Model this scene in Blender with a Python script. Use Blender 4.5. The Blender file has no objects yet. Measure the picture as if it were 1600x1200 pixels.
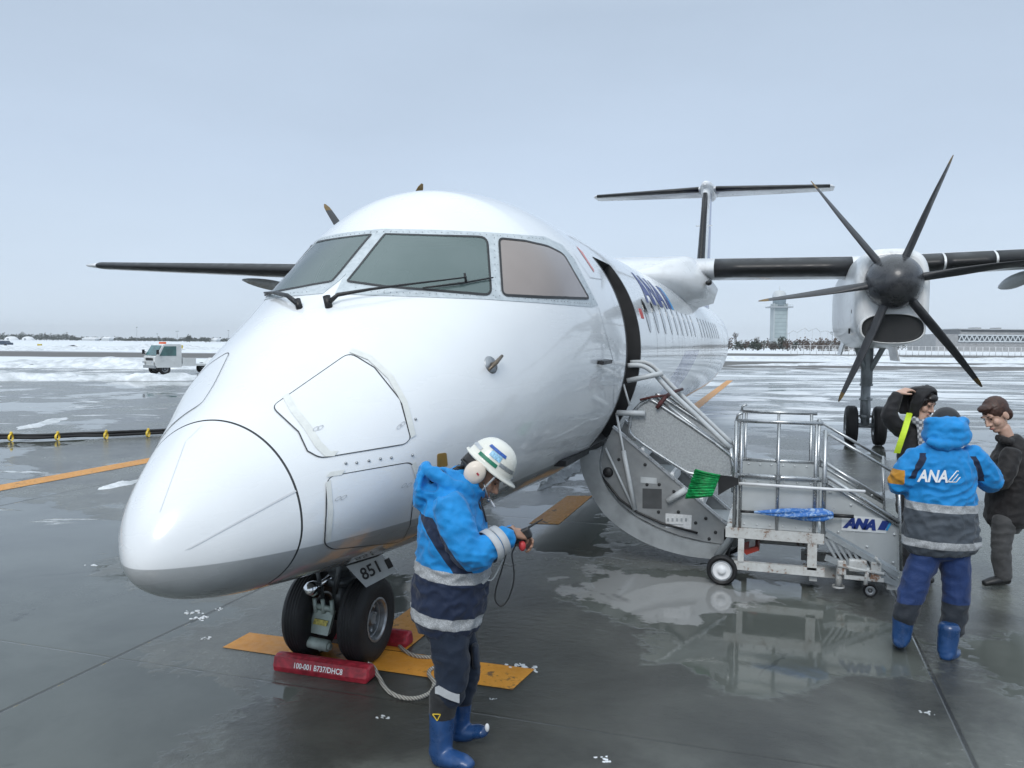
import bpy, bmesh, math, random
import numpy as np
from mathutils import Vector, Matrix, noise as mnoise
from mathutils.geometry import delaunay_2d_cdt
random.seed(7); np.random.seed(7)
R = math.radians
scn = bpy.context.scene
COL = scn.collection

# ------------------------------------------------------------------ camera
CAM = np.array([2.66, -2.85, 2.055]); YAW, PIT, ROL, FPX = R(-17.6), R(-2.86), R(.507), 1298.0
FW = np.array([math.sin(YAW)*math.cos(PIT), math.cos(YAW)*math.cos(PIT), math.sin(PIT)])
_r = np.array([math.cos(YAW), -math.sin(YAW), 0.0]); _u = np.cross(_r, FW)
RT = _r*math.cos(ROL)+_u*math.sin(ROL); UP = -_r*math.sin(ROL)+_u*math.cos(ROL)
cam = bpy.data.cameras.new('camera'); camo = bpy.data.objects.new('camera', cam); COL.objects.link(camo)
mw = Matrix.Identity(4)
for i in range(3):
    mw[i][0], mw[i][1], mw[i][2], mw[i][3] = RT[i], UP[i], -FW[i], CAM[i]
camo.matrix_world = mw
cam.sensor_width = 36; cam.lens = FPX/1600*36; cam.clip_start = .05; cam.clip_end = 12000
scn.camera = camo

# ------------------------------------------------------------------ sky, sun, exposure
SUN_EL, SUN_AZ = R(40), R(178)          # azimuth clockwise from +Y
w = bpy.data.worlds.new('World'); scn.world = w; w.use_nodes = True
nt = w.node_tree; nt.nodes.clear()
out = nt.nodes.new('ShaderNodeOutputWorld'); 
sky = nt.nodes.new('ShaderNodeTexSky'); sky.sky_type = 'NISHITA'; sky.sun_disc = False
sky.sun_elevation = SUN_EL; sky.sun_rotation = SUN_AZ; sky.dust_density = 3.0; sky.air_density = 1.2
bgs = nt.nodes.new('ShaderNodeBackground'); bgs.inputs[1].default_value = .05
nt.links.new(sky.outputs[0], bgs.inputs[0])
# the cloud deck of an overcast winter day: paler at the horizon, brighter again overhead
tc = nt.nodes.new('ShaderNodeTexCoord'); sp = nt.nodes.new('ShaderNodeSeparateXYZ'); nt.links.new(tc.outputs['Generated'], sp.inputs[0])
rmp = nt.nodes.new('ShaderNodeValToRGB'); nt.links.new(sp.outputs[2], rmp.inputs[0])
el = rmp.color_ramp.elements
el[0].position = 0.0; el[0].color = (.645, .75, .86, 1)
el[1].position = 1.0; el[1].color = (1.02, 1.15, 1.24, 1)
for p_, c_ in ((.07, (.565, .67, .80, 1)), (.2, (.475, .572, .708, 1)), (.36, (.425, .515, .638, 1)), (.6, (.72, .82, .925, 1))):
    e = el.new(p_); e.color = c_
mp = nt.nodes.new('ShaderNodeMapping'); mp.inputs['Scale'].default_value = (1.1, 1.1, 3.5); nt.links.new(tc.outputs['Generated'], mp.inputs[0])
nz = nt.nodes.new('ShaderNodeTexNoise'); nz.inputs['Scale'].default_value = 1.6; nz.inputs['Detail'].default_value = 5; nz.inputs['Roughness'].default_value = .5
nt.links.new(mp.outputs[0], nz.inputs[0])
mr = nt.nodes.new('ShaderNodeMapRange'); mr.inputs[1].default_value = .3; mr.inputs[2].default_value = .7; mr.inputs[3].default_value = .95; mr.inputs[4].default_value = 1.06
nt.links.new(nz.outputs[0], mr.inputs[0])
bgc = nt.nodes.new('ShaderNodeBackground'); nt.links.new(rmp.outputs[0], bgc.inputs[0]); nt.links.new(mr.outputs[0], bgc.inputs[1])
mx = nt.nodes.new('ShaderNodeMixShader'); mx.inputs[0].default_value = .88
nt.links.new(bgs.outputs[0], mx.inputs[1]); nt.links.new(bgc.outputs[0], mx.inputs[2]); nt.links.new(mx.outputs[0], out.inputs[0])
sl = bpy.data.lights.new('sun', 'SUN'); sl.energy = 1.2; sl.angle = R(25); sl.color = (1, .97, .93)
so = bpy.data.objects.new('sun', sl); COL.objects.link(so)
sd = Vector((math.sin(SUN_AZ)*math.cos(SUN_EL), math.cos(SUN_AZ)*math.cos(SUN_EL), math.sin(SUN_EL)))
so.rotation_euler = sd.to_track_quat('Z', 'Y').to_euler(); so.location = (-10, -20, 40)
scn.view_settings.view_transform = 'Standard'; scn.view_settings.look = 'None'
scn.view_settings.exposure = 0.35; scn.view_settings.gamma = 1.0

# ------------------------------------------------------------------ photo pixel -> place
def ray(px, py):
    return FW+RT*(px-800)/FPX-UP*(py-600)/FPX
def G(px, py, z=0.0):                      # on the ground
    d = ray(px, py); return Vector(CAM+d*(z-CAM[2])/d[2])
def V(px, py, y):                          # on the upright plane across the aeroplane at y
    d = ray(px, py); return Vector(CAM+d*(y-CAM[1])/d[1])
def D(px, py, dep):                        # at a depth from the camera
    return Vector(CAM+ray(px, py)*dep)

# ------------------------------------------------------------------ objects
def tag(o, label=None, cat=None, group=None, kind=None):
    if label: o['label'] = label
    if cat: o['category'] = cat
    if group: o['group'] = group
    if kind: o['kind'] = kind
    return o
ORG = {}
def empty(name, loc, label, cat, group=None):
    o = bpy.data.objects.new(name, None); COL.objects.link(o); o.location = loc; o.empty_display_size = .2
    ORG[o] = Vector(loc)
    return tag(o, label, cat, group)
def link_mesh(name, me, mats, parent=None, loc=None):
    o = bpy.data.objects.new(name, me); COL.objects.link(o)
    for m in (mats if isinstance(mats, (list, tuple)) else [mats]):
        if m and m.name not in [x.name for x in me.materials]: me.materials.append(m)
    if parent is not None:
        o.parent = parent; ORG[o] = ORG[parent]
    elif loc is not None:
        o.location = loc; ORG[o] = Vector(loc)
    else: ORG[o] = Vector((0, 0, 0))
    return o
def copy_tree(o, parent=None):
    c = o.copy(); COL.objects.link(c)
    if parent is not None: c.parent = parent
    for ch in [x for x in bpy.data.objects if x.parent == o]: copy_tree(ch, c)
    return c

class MB:
    def __init__(s): s.v = []; s.f = []; s.m = []; s.sm = []
    def add(s, vs, fs, mi=0, smooth=False):
        b = len(s.v); s.v += [Vector(p) for p in vs]
        for f in fs: s.f.append([b+i for i in f]); s.m.append(mi); s.sm.append(smooth)
        return s
    def box(s, c, size, rot=None, mi=0, bev=0.0):
        hx, hy, hz = [q/2 for q in size]; c = Vector(c)
        M = rot if rot is not None else Matrix.Identity(3)
        if bev <= 0:
            vs = [c+M@Vector((x*hx, y*hy, z*hz)) for x in (-1, 1) for y in (-1, 1) for z in (-1, 1)]
            return s.add(vs, [(0, 1, 3, 2), (4, 6, 7, 5), (0, 4, 5, 1), (2, 3, 7, 6), (0, 2, 6, 4), (1, 5, 7, 3)], mi)
        bm = bmesh.new(); bmesh.ops.create_cube(bm, size=2)
        for v in bm.verts: v.co = Vector((v.co.x*hx, v.co.y*hy, v.co.z*hz))
        bmesh.ops.bevel(bm, geom=bm.edges[:], offset=bev, segments=2, affect='EDGES', profile=.5)
        bm.verts.index_update()
        s.add([c+M@v.co for v in bm.verts], [[v.index for v in f.verts] for f in bm.faces], mi); bm.free(); return s
    def prism(s, poly, vec, mi=0):        # planar polygon swept along vec
        n = len(poly); vec = Vector(vec); a = [Vector(p) for p in poly]
        vs = a+[p+vec for p in a]
        fs = [list(range(n)), list(range(2*n-1, n-1, -1))]+[(i, i+n, (i+1) % n+n, (i+1) % n) for i in range(n)]
        return s.add(vs, fs, mi)
    def bar(s, a, b, w, h=None, up=(0, 0, 1), mi=0):
        a, b = Vector(a), Vector(b); h = h or w; d = (b-a); L = d.length; d.normalize()
        upv = Vector(up); x = d.cross(upv)
        if x.length < 1e-4: x = d.cross(Vector((0, 1, 0)))
        x.normalize(); z = x.cross(d)
        M = Matrix((x, d, z)).transposed()
        return s.box((a+b)/2, (w, L, h), M, mi)
    def tube(s, pts, r, seg=10, mi=0, cap=True, closed=False, smooth=True):
        pts = [Vector(p) for p in pts]; n = len(pts); rr = r if isinstance(r, (list, tuple)) else [r]*n
        rings = []; ref = None
        for i, p in enumerate(pts):
            if closed: t = pts[(i+1) % n]-pts[i-1]
            else: t = pts[min(i+1, n-1)]-pts[max(i-1, 0)]
            t.normalize()
            if ref is None:
                ref = t.orthogonal().normalized()
            else:
                ref = (ref-t*ref.dot(t)); 
                ref = ref.normalized() if ref.length > 1e-6 else t.orthogonal().normalized()
            q = t.cross(ref)
            rings.append([p+(ref*math.cos(2*math.pi*k/seg)+q*math.sin(2*math.pi*k/seg))*rr[i] for k in range(seg)])
        return s.loft(rings, mi, cap and not closed, closed, smooth)
    def loft(s, rings, mi=0, cap=True, closed=False, smooth=True):
        n = len(rings); k = len(rings[0]); b = len(s.v)
        vs = [p for rg in rings for p in rg]; fs = []
        for i in range(n if closed else n-1):
            j = (i+1) % n
            for q in range(k):
                q2 = (q+1) % k
                fs.append((i*k+q, i*k+q2, j*k+q2, j*k+q))
        s.add(vs, fs, mi, smooth)
        if cap:
            s.f.append([b+i for i in range(k)][::-1]); s.m.append(mi); s.sm.append(False)
            s.f.append([b+(n-1)*k+i for i in range(k)]); s.m.append(mi); s.sm.append(False)
        return s
    def lathe(s, prof, c, axis, seg=32, mi=0, smooth=True, closed=False, mis=None):   # prof: (radius, along axis)
        c = Vector(c); a = Vector(axis).normalized(); x = a.orthogonal().normalized(); y = a.cross(x)
        rings = [[c+a*h+(x*math.cos(2*math.pi*k/seg)+y*math.sin(2*math.pi*k/seg))*max(r, 1e-4) for k in range(seg)] for r, h in prof]
        if mis is None: return s.loft(rings, mi, False, closed, smooth)
        for i in range(len(rings)-1): s.loft(rings[i:i+2], mis[i], False, False, smooth)
        return s
    def ell(s, c, rad, rot=None, seg=16, rg=10, mi=0):
        M = rot if rot is not None else Matrix.Identity(3); c = Vector(c)
        rings = []
        for i in range(rg+1):
            t = math.pi*i/rg
            rings.append([c+M@Vector((rad[0]*math.sin(t)*math.cos(2*math.pi*k/seg), rad[1]*math.sin(t)*math.sin(2*math.pi*k/seg), rad[2]*math.cos(t))) if 0 < i < rg else c+M@Vector((1e-5*math.cos(2*math.pi*k/seg), 1e-5*math.sin(2*math.pi*k/seg), rad[2]*math.cos(t))) for k in range(seg)])
        return s.loft(rings, mi, False, False, True)
    def mesh(s, name, off=Vector((0, 0, 0))):
        me = bpy.data.meshes.new(name)
        me.from_pydata([tuple(p-off) for p in s.v], [], s.f)
        me.polygons.foreach_set('material_index', s.m); me.polygons.foreach_set('use_smooth', s.sm)
        bm = bmesh.new(); bm.from_mesh(me); bmesh.ops.recalc_face_normals(bm, faces=bm.faces); bm.to_mesh(me); bm.free()
        me.update(); return me
    def build(s, name, mats, parent=None, loc=None, label=None):
        off = ORG[parent] if parent is not None else Vector(loc or (0, 0, 0))
        me = s.mesh(name, off); 
        o = bpy.data.objects.new(name, me); COL.objects.link(o)
        for m in (mats if isinstance(mats, (list, tuple)) else [mats]): me.materials.append(m)
        if parent is not None: o.parent = parent
        elif loc is not None: o.location = loc
        ORG[o] = off
        if label: o['label'] = label
        return o

# ------------------------------------------------------------------ materials
class NM:                                  # a small node-expression helper
    def __init__(s, name):
        s.mat = bpy.data.materials.new(name); s.mat.use_nodes = True; s.t = s.mat.node_tree
        s.b = s.t.nodes['Principled BSDF']; s.out = s.t.nodes['Material Output']; s._tc = None; s._g = None
    def n(s, typ): return s.t.nodes.new(typ)
    def lk(s, val, sock):
        if isinstance(val, bpy.types.NodeSocket): s.t.links.new(val, sock)
        elif val is not None:
            try: sock.default_value = val
            except Exception: sock.default_value = tuple(val)+(1,)
    def obj(s):
        if not s._tc: s._tc = s.n('ShaderNodeTexCoord')
        return s._tc.outputs['Object']
    def pos(s):
        if not s._g: s._g = s.n('ShaderNodeNewGeometry')
        return s._g.outputs['Position']
    def xyz(s, v=None):
        q = s.n('ShaderNodeSeparateXYZ'); s.lk(v or s.obj(), q.inputs[0]); return q.outputs
    def m(s, op, a, b=None, c=None, clamp=False):
        q = s.n('ShaderNodeMath'); q.operation = op; q.use_clamp = clamp
        for i, x in enumerate((a, b, c)): s.lk(x, q.inputs[i])
        return q.outputs[0]
    def ss(s, x, lo, hi, a=0.0, b=1.0):
        q = s.n('ShaderNodeMapRange'); q.interpolation_type = 'SMOOTHSTEP'
        for i, z in enumerate((x, lo, hi, a, b)): s.lk(z, q.inputs[i])
        return q.outputs[0]
    def noise(s, scale, det=4, rough=.55, vec=None, sc=(1, 1, 1), dist=0.0):
        q = s.n('ShaderNodeTexNoise'); q.inputs['Scale'].default_value = scale; q.inputs['Detail'].default_value = det; q.inputs['Roughness'].default_value = rough; q.inputs['Distortion'].default_value = dist
        v = vec or s.obj()
        if sc != (1, 1, 1):
            mpn = s.n('ShaderNodeMapping'); mpn.inputs['Scale'].default_value = sc; s.lk(v, mpn.inputs[0]); v = mpn.outputs[0]
        s.lk(v, q.inputs['Vector']); return q.outputs[0]
    def vor(s, scale, vec=None, feat='F1'):
        q = s.n('ShaderNodeTexVoronoi'); q.feature = feat; q.inputs['Scale'].default_value = scale; s.lk(vec or s.obj(), q.inputs['Vector']); return q.outputs[0]
    def mix(s, f, a, b):
        q = s.n('ShaderNodeMix'); q.data_type = 'RGBA'
        s.lk(f, q.inputs[0]); s.lk(a, q.inputs[6]); s.lk(b, q.inputs[7]); return q.outputs[2]
    def dot(s, v, vec):
        q = s.n('ShaderNodeVectorMath'); q.operation = 'DOT_PRODUCT'; s.lk(v, q.inputs[0]); q.inputs[1].default_value = vec; return q.outputs['Value']
    def slab(s, val, lo, hi, e=.002):
        return s.m('MULTIPLY', s.ss(val, lo-e, lo+e), s.ss(val, hi-e, hi+e, 1.0, 0.0))
    def bump(s, h, dist=.01, st=1.0):
        q = s.n('ShaderNodeBump'); q.inputs['Distance'].default_value = dist; q.inputs['Strength'].default_value = st
        s.lk(h, q.inputs['Height']); s.t.links.new(q.outputs[0], s.b.inputs['Normal']); return q
    def set(s, **k):
        nm = dict(col='Base Color', rough='Roughness', metal='Metallic', spec='Specular IOR Level', coat='Coat Weight', crough='Coat Roughness', alpha='Alpha', trans='Transmission Weight', sheen='Sheen Weight', ior='IOR', em='Emission Color', ems='Emission Strength')
        for a, v in k.items(): s.lk(v, s.b.inputs[nm[a]])
        return s
def c4(c): return (c[0], c[1], c[2], 1)
def simple(name, col, rough=.5, metal=0.0, var=.18, scale=6, bump=0.0, bscale=60, coat=0.0, spec=.5, rvar=.12):
    s = NM(name); n1 = s.noise(scale, 5, .6)
    a = tuple(max(0, x*(1-var)) for x in col); b = tuple(min(1, x*(1+var)) for x in col)
    s.set(col=s.mix(s.ss(n1, .3, .7), c4(a), c4(b)), rough=s.ss(n1, .25, .75, max(.02, rough-rvar), min(1, rough+rvar)), metal=metal, coat=coat, spec=spec)
    if bump: s.bump(s.noise(bscale, 4, .6), .01, bump)
    return s.mat
def fabric(name, col, var=.16, rough=.75, bump=.35, sheen=.15):
    s = NM(name); n1 = s.noise(9, 4, .6); n2 = s.noise(420, 2, .5)
    a = tuple(x*(1-var) for x in col); b = tuple(min(1, x*(1+var)) for x in col)
    s.set(col=s.mix(s.ss(n1, .3, .7), c4(a), c4(b)), rough=rough, sheen=sheen)
    s.bump(s.m('ADD', s.m('MULTIPLY', n2, .08), s.noise(26, 5, .6, dist=.6)), .012, bump)
    return s.mat
MT = {}
MT['rubber'] = simple('rubber', (.010, .0105, .012), .62, var=.3, bump=.25, bscale=90)
MT['black'] = simple('black_plastic', (.012, .0125, .014), .45, var=.3)
MT['seal'] = simple('black_seal', (.015, .016, .018), .5)
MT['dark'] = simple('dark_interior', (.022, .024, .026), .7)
MT['alu'] = simple('aluminium', (.52, .54, .56), .32, .85, var=.12, scale=14)
MT['steel'] = simple('worn_steel', (.35, .37, .39), .38, .8, var=.2, scale=20)
MT['chrome'] = simple('chrome', (.75, .76, .77), .12, 1.0, var=.08)
MT['greypaint'] = simple('grey_paint', (.30, .33, .35), .42, var=.15, scale=9)
MT['palegrey'] = simple('pale_grey_paint', (.47, .50, .52), .45, var=.12, scale=8)
MT['whitepaint'] = simple('white_paint', (.72, .74, .76), .35, var=.07, scale=7)
MT['boot'] = simple('deicing_rubber', (.012, .0125, .014), .42, var=.25, scale=4)
MT['orange'] = simple('orange_paint', (.62, .24, .035), .5)
MT['red'] = simple('red_paint', (.30, .020, .035), .45, var=.35, scale=30, bump=.15)
MT['yellow'] = simple('yellow_paint', (.70, .50, .05), .5)
MT['tape'] = simple('sealing_tape', (.70, .715, .69), .5, var=.05, scale=25)
MT['brown'] = simple('brown_plate', (.28, .17, .04), .5)
MT['navyink'] = simple('navy_ink', (.012, .035, .20), .4, var=.1)
MT['ink'] = simple('black_ink', (.015, .015, .018), .5)
MT['whiteink'] = simple('white_ink', (.78, .80, .82), .6, var=.05)
MT['skyink'] = simple('sky_blue_ink', (.03, .30, .62), .4)
MT['line'] = simple('panel_gap', (.05, .055, .06), .6)
MT['softline'] = simple('faint_gap', (.42, .44, .46), .6)
def smooth_pts(P, k=5):
    P = [Vector(p) for p in P]; o_ = []
    for i in range(len(P)-1):
        a = P[max(i-1, 0)]; b, c = P[i], P[i+1]; d = P[min(i+2, len(P)-1)]
        for q in range(k):
            t = q/k; o_.append(.5*((2*b)+(c-a)*t+(2*a-5*b+4*c-d)*t*t+(3*b-a-3*c+d)*t**3))
    o_.append(P[-1]); return o_
# ------------------------------------------------------------------ text helper
def text2d(body, size=1.0, shear=0.0, offset=0.0, align='LEFT'):
    cu = bpy.data.curves.new('lettering', 'FONT'); cu.body = body; cu.size = size; cu.shear = shear; cu.offset = offset; cu.align_x = align; cu.resolution_u = 3
    o = bpy.data.objects.new('lettering', cu); COL.objects.link(o)
    dg = bpy.context.evaluated_depsgraph_get(); me = bpy.data.meshes.new_from_object(o.evaluated_get(dg))
    vs = [(v.co.x, v.co.y) for v in me.vertices]; fs = [list(p.vertices) for p in me.polygons]
    bpy.data.objects.remove(o); bpy.data.curves.remove(cu); bpy.data.meshes.remove(me)
    return vs, fs
def add_text(mb, body, size, o, ex, ey, mi=0, **k):   # planar text: origin o, axes ex, ey
    vs, fs = text2d(body, size, **k); o, ex, ey = Vector(o), Vector(ex), Vector(ey)
    return mb.add([o+ex*x+ey*y for x, y in vs], fs, mi)
def chop(vs, fs, step):                    # cut a flat 2-D mesh along a grid so it can follow a curved skin
    bm = bmesh.new(); bv = [bm.verts.new((x, y, 0)) for x, y in vs]
    for f in fs:
        try: bm.faces.new([bv[i] for i in f])
        except ValueError: pass
    xs = [v.co.x for v in bv]; ys = [v.co.y for v in bv]
    for ax, lo, hi in ((0, min(xs), max(xs)), (1, min(ys), max(ys))):
        q = lo+step
        while q < hi:
            nrm = (1, 0, 0) if ax == 0 else (0, 1, 0); co = (q, 0, 0) if ax == 0 else (0, q, 0)
            bmesh.ops.bisect_plane(bm, geom=bm.verts[:]+bm.edges[:]+bm.faces[:], plane_co=co, plane_no=nrm); q += step
    bm.verts.index_update()
    r_ = [(v.co.x, v.co.y) for v in bm.verts], [[v.index for v in f.verts] for f in bm.faces]; bm.free(); return r_

# ------------------------------------------------------------------ ground
FWH = Vector((FW[0], FW[1], 0)).normalized(); RTH = Vector((RT[0], RT[1], 0)).normalized()
PUD = [(1130, 985, 1.5, .09), (1010, 925, 1.2, .07), (1240, 1020, 1.2, .07), (140, 950, 2.2, .08), (260, 1110, 1.3, .10), (60, 1150, 1.2, .08), (560, 1150, .8, -.10), (850, 1000, 1.3, -.07), (860, 900, 1.0, -.05), (1350, 1120, 1.0, -.06), (100, 820, 3, .05), (700, 860, 1.5, -.05)]
def ground_mat():
    s = NM('wet_concrete'); P = s.pos(); x, y, z = s.xyz(P)
    u = s.m('SUBTRACT', s.dot(P, FWH), Vector(CAM).dot(FWH)); v = s.m('SUBTRACT', s.dot(P, RTH), Vector(CAM).dot(RTH))
    uv = s.n('ShaderNodeCombineXYZ'); s.lk(v, uv.inputs[0]); s.lk(u, uv.inputs[1]); uv = uv.outputs[0]
    big = s.noise(.22, 6, .55, P, dist=.4); med = s.noise(1.1, 6, .6, P, dist=.3); fine = s.noise(14, 5, .65, P); grain = s.noise(120, 3, .6, P)
    # standing water: a height field of the slab, water wherever it dips
    lvl = s.m('ADD', s.m('MULTIPLY', big, .72), s.m('ADD', s.m('MULTIPLY', med, .22), s.m('MULTIPLY', fine, .06)))
    for px, py, rr_, am in PUD:
        g_ = G(px, py); q = s.n('ShaderNodeVectorMath'); q.operation = 'DISTANCE'; s.lk(P, q.inputs[0]); q.inputs[1].default_value = g_
        lvl = s.m('ADD', lvl, s.ss(q.outputs['Value'], 0, rr_, am, 0))
    pud = s.ss(lvl, .505, .525)
    damp_shade = s.ss(s.noise(.5, 5, .6, P), .35, .68)
    for px, py, r0_, r1_ in ((980, 1040, 2.6, 1.0), (540, 1120, 1.1, .4), (760, 950, 1.6, .6), (1300, 980, 2.2, .8)):  # dark blobs put the shade on the near stand into the concrete colour
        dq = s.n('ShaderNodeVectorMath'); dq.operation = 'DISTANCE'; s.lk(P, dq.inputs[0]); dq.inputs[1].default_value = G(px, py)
        damp_shade = s.m('MAXIMUM', damp_shade, s.ss(s.m('ADD', dq.outputs['Value'], s.m('MULTIPLY', s.m('SUBTRACT', med, .5), 2.0)), r0_, r1_))
    dry = s.mix(s.ss(fine, .25, .75), (.122, .129, .117, 1), (.168, .178, .162, 1))
    damp_shade_col = s.mix(s.ss(med, .3, .7), (.038, .0395, .036, 1), (.068, .0705, .064, 1))
    col = s.mix(damp_shade, dry, damp_shade_col)
    # brushed finish and tyre-drawn streaks
    streak = s.noise(1.0, 5, .65, P, sc=(6, .35, 1))
    col = s.mix(s.m('MULTIPLY', s.ss(streak, .5, .75), .35), col, (.06, .06, .06, 1))
    col = s.mix(pud, col, s.mix(s.ss(med, .3, .7), (.078, .086, .079, 1), (.110, .121, .111, 1)))
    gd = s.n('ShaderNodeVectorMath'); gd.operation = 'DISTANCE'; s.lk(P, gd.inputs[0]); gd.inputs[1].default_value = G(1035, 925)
    pale_patch = s.ss(s.m('ADD', s.m('MULTIPLY', s.m('SUBTRACT', s.noise(1.6, 6, .6, P), .5), 1.9), gd.outputs['Value']), .62, .70, 1, 0)  # ragged pale grey patch blended into the concrete below the stair
    col = s.mix(s.m('MULTIPLY', pale_patch, .75), col, (.30, .305, .305, 1))
    wv_ = s.n('ShaderNodeVectorMath'); wv_.operation = 'ADD'; s.lk(P, wv_.inputs[0]); nz_ = s.n('ShaderNodeTexNoise'); nz_.inputs['Scale'].default_value = 1.3; nz_.inputs['Detail'].default_value = 6; s.lk(P, nz_.inputs['Vector']); s.t.links.new(nz_.outputs[1], wv_.inputs[1])
    crk = s.m('MULTIPLY', s.ss(s.vor(.33, wv_.outputs[0], 'DISTANCE_TO_EDGE'), .002, .006, 1, 0), s.ss(s.noise(.3, 3, .5, P), .5, .6))
    col = s.mix(s.m('MULTIPLY', crk, .55), col, (.02, .02, .02, 1))
    stn = s.ss(s.noise(.9, 4, .7, P, dist=.6), .64, .72)
    col = s.mix(s.m('MULTIPLY', stn, .45), col, (.025, .024, .022, 1))
    # slab joints
    def joint(q, off, per, wd):
        f = s.m('FRACT', s.m('DIVIDE', s.m('SUBTRACT', q, off), per)); d = s.m('MULTIPLY', s.m('ABSOLUTE', s.m('SUBTRACT', f, .5)), per)
        return s.ss(d, per/2-wd-.006, per/2-wd+.006)
    jt = s.m('MAXIMUM', joint(x, 3.64-25, 5.0, .013), s.m('MULTIPLY', joint(y, 6.4-50, 5.0, .010), .4))
    jt = s.m('MULTIPLY', jt, s.ss(u, 25, 45, 1, 0))
    col = s.mix(s.m('MULTIPLY', jt, .6), col, (.012, .012, .013, 1))
    # snow and slush
    wob = s.m('MULTIPLY', s.m('SUBTRACT', s.noise(.35, 5, .6, uv, sc=(.35, 1, 1)), .5), 9.0)
    wobf = s.m('MULTIPLY', s.m('SUBTRACT', s.noise(.05, 5, .6, uv, sc=(.3, 1, 1)), .5), 60.0)
    un = s.m('ADD', u, wob); uf = s.m('ADD', u, wobf)
    left = s.ss(s.m('DIVIDE', v, s.m('MAXIMUM', u, 1)), -.08, .06, 1, 0); right = s.m('SUBTRACT', 1, left)
    sl_ = s.m('MAXIMUM', s.slab(un, 58, 93, 2.5), s.ss(uf, 122, 140))
    sr_ = s.m('MAXIMUM', s.slab(un, 103, 150, 3), s.ss(uf, 185, 200))
    sn1 = s.noise(.26, 8, .62, uv, sc=(.4, 1, 1), dist=1.2)
    slush = s.m('MULTIPLY', s.ss(sn1, .49, .54), s.m('MULTIPLY', s.ss(u, 13, 24), s.ss(un, 72, 79, 1, 0)))
    slush = s.m('MULTIPLY', slush, s.ss(v, 0, 2.5))
    sn2 = s.noise(.9, 7, .65, uv, sc=(.4, 1, 1), dist=.8)
    slushl = s.m('MULTIPLY', s.m('MULTIPLY', s.ss(sn2, .60, .66), s.slab(u, 9, 44, 2)), left)
    field = s.m('MAXIMUM', s.m('MULTIPLY', sl_, left), s.m('MULTIPLY', sr_, right))
    snow = s.m('MAXIMUM', s.m('MAXIMUM', field, s.m('MULTIPLY', slush, .92)), s.m('MULTIPLY', slushl, .75), clamp=True)
    snc = s.mix(s.ss(s.noise(.8, 6, .65, P), .35, .7), (.62, .66, .70, 1), (.80, .83, .86, 1))
    road = s.m('MULTIPLY', s.ss(u, 60, 74), s.m('SUBTRACT', 1, snow))
    col = s.mix(s.m('MULTIPLY', road, .8), col, (.090, .080, .072, 1))
    col = s.mix(snow, col, snc)
    rg = s.m('ADD', s.m('MULTIPLY', fine, .16), s.mix(damp_shade, (.20, .20, .20, 1), (.11, .11, .11, 1)))
    rg = s.m('ADD', s.m('MULTIPLY', rg, s.m('SUBTRACT', 1, pud)), s.m('MULTIPLY', pud, .045))
    rg = s.m('MAXIMUM', rg, s.m('MULTIPLY', road, .55)); rg = s.m('MAXIMUM', rg, s.m('MULTIPLY', snow, .75))
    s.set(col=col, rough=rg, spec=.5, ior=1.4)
    dryk = s.m('SUBTRACT', 1, s.m('MULTIPLY', pud, .985))
    h = s.m('MULTIPLY', dryk, s.m('ADD', s.m('MULTIPLY', fine, .55), s.m('MULTIPLY', grain, .25)))
    h = s.m('SUBTRACT', h, s.m('MULTIPLY', jt, .6)); h = s.m('ADD', h, s.m('MULTIPLY', snow, s.m('MULTIPLY', med, 2.0)))
    h = s.m('ADD', h, s.m('MULTIPLY', pud, s.m('MULTIPLY', s.noise(5, 3, .5, P), .10)))
    s.bump(h, .012, .7)
    return s.mat
g = MB(); E_ = 7000
g.add([(-E_, -60, 0), (E_, -60, 0), (E_, E_, 0), (-E_, E_, 0)], [(0, 1, 2, 3)])
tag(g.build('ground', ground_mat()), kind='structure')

# orange taxi lines, worn paint
def paint_mat():
    s = NM('worn_orange_paint'); P = s.pos()
    n1 = s.noise(2.5, 6, .65, P); n2 = s.noise(22, 5, .7, P)
    f = s.m('ADD', s.m('MULTIPLY', n1, .6), s.m('MULTIPLY', n2, .4))
    col = s.mix(s.ss(n1, .3, .7), (.52, .22, .03, 1), (.68, .31, .045, 1))
    wear = s.ss(f, .55, .62)
    s.set(col=s.mix(s.m('MULTIPLY', wear, .85), col, (.05, .05, .05, 1)), rough=s.ss(n2, .3, .7, .30, .55), spec=.3); s.bump(n2, .004, .4)
    return s.mat
PM = paint_mat(); zz = .004
def marking(name, quads):
    m = MB()
    for q in quads: m.add([(a, b, zz) for a, b in q], [(0, 1, 2, 3)])
    tag(m.build(name, PM), kind='structure')
marking('stop_line_paint', [[(-.82, 1.77), (1.22, 1.75), (1.26, 2.09), (-.82, 2.07)]])
marking('centreline_paint', [[(.02, 2.09), (.36, 2.09), (.36, 3.25), (.02, 3.05)], [(.03, 6.12), (.36, 6.2), (.35, 8.06), (.03, 7.94)], [(.02, 22), (.36, 22), (.36, 46), (.02, 46)]])
marking('taxi_line_paint', [[(-7.64, -20), (-7.24, -20), (-7.24, 30), (-7.64, 30)]])

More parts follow.
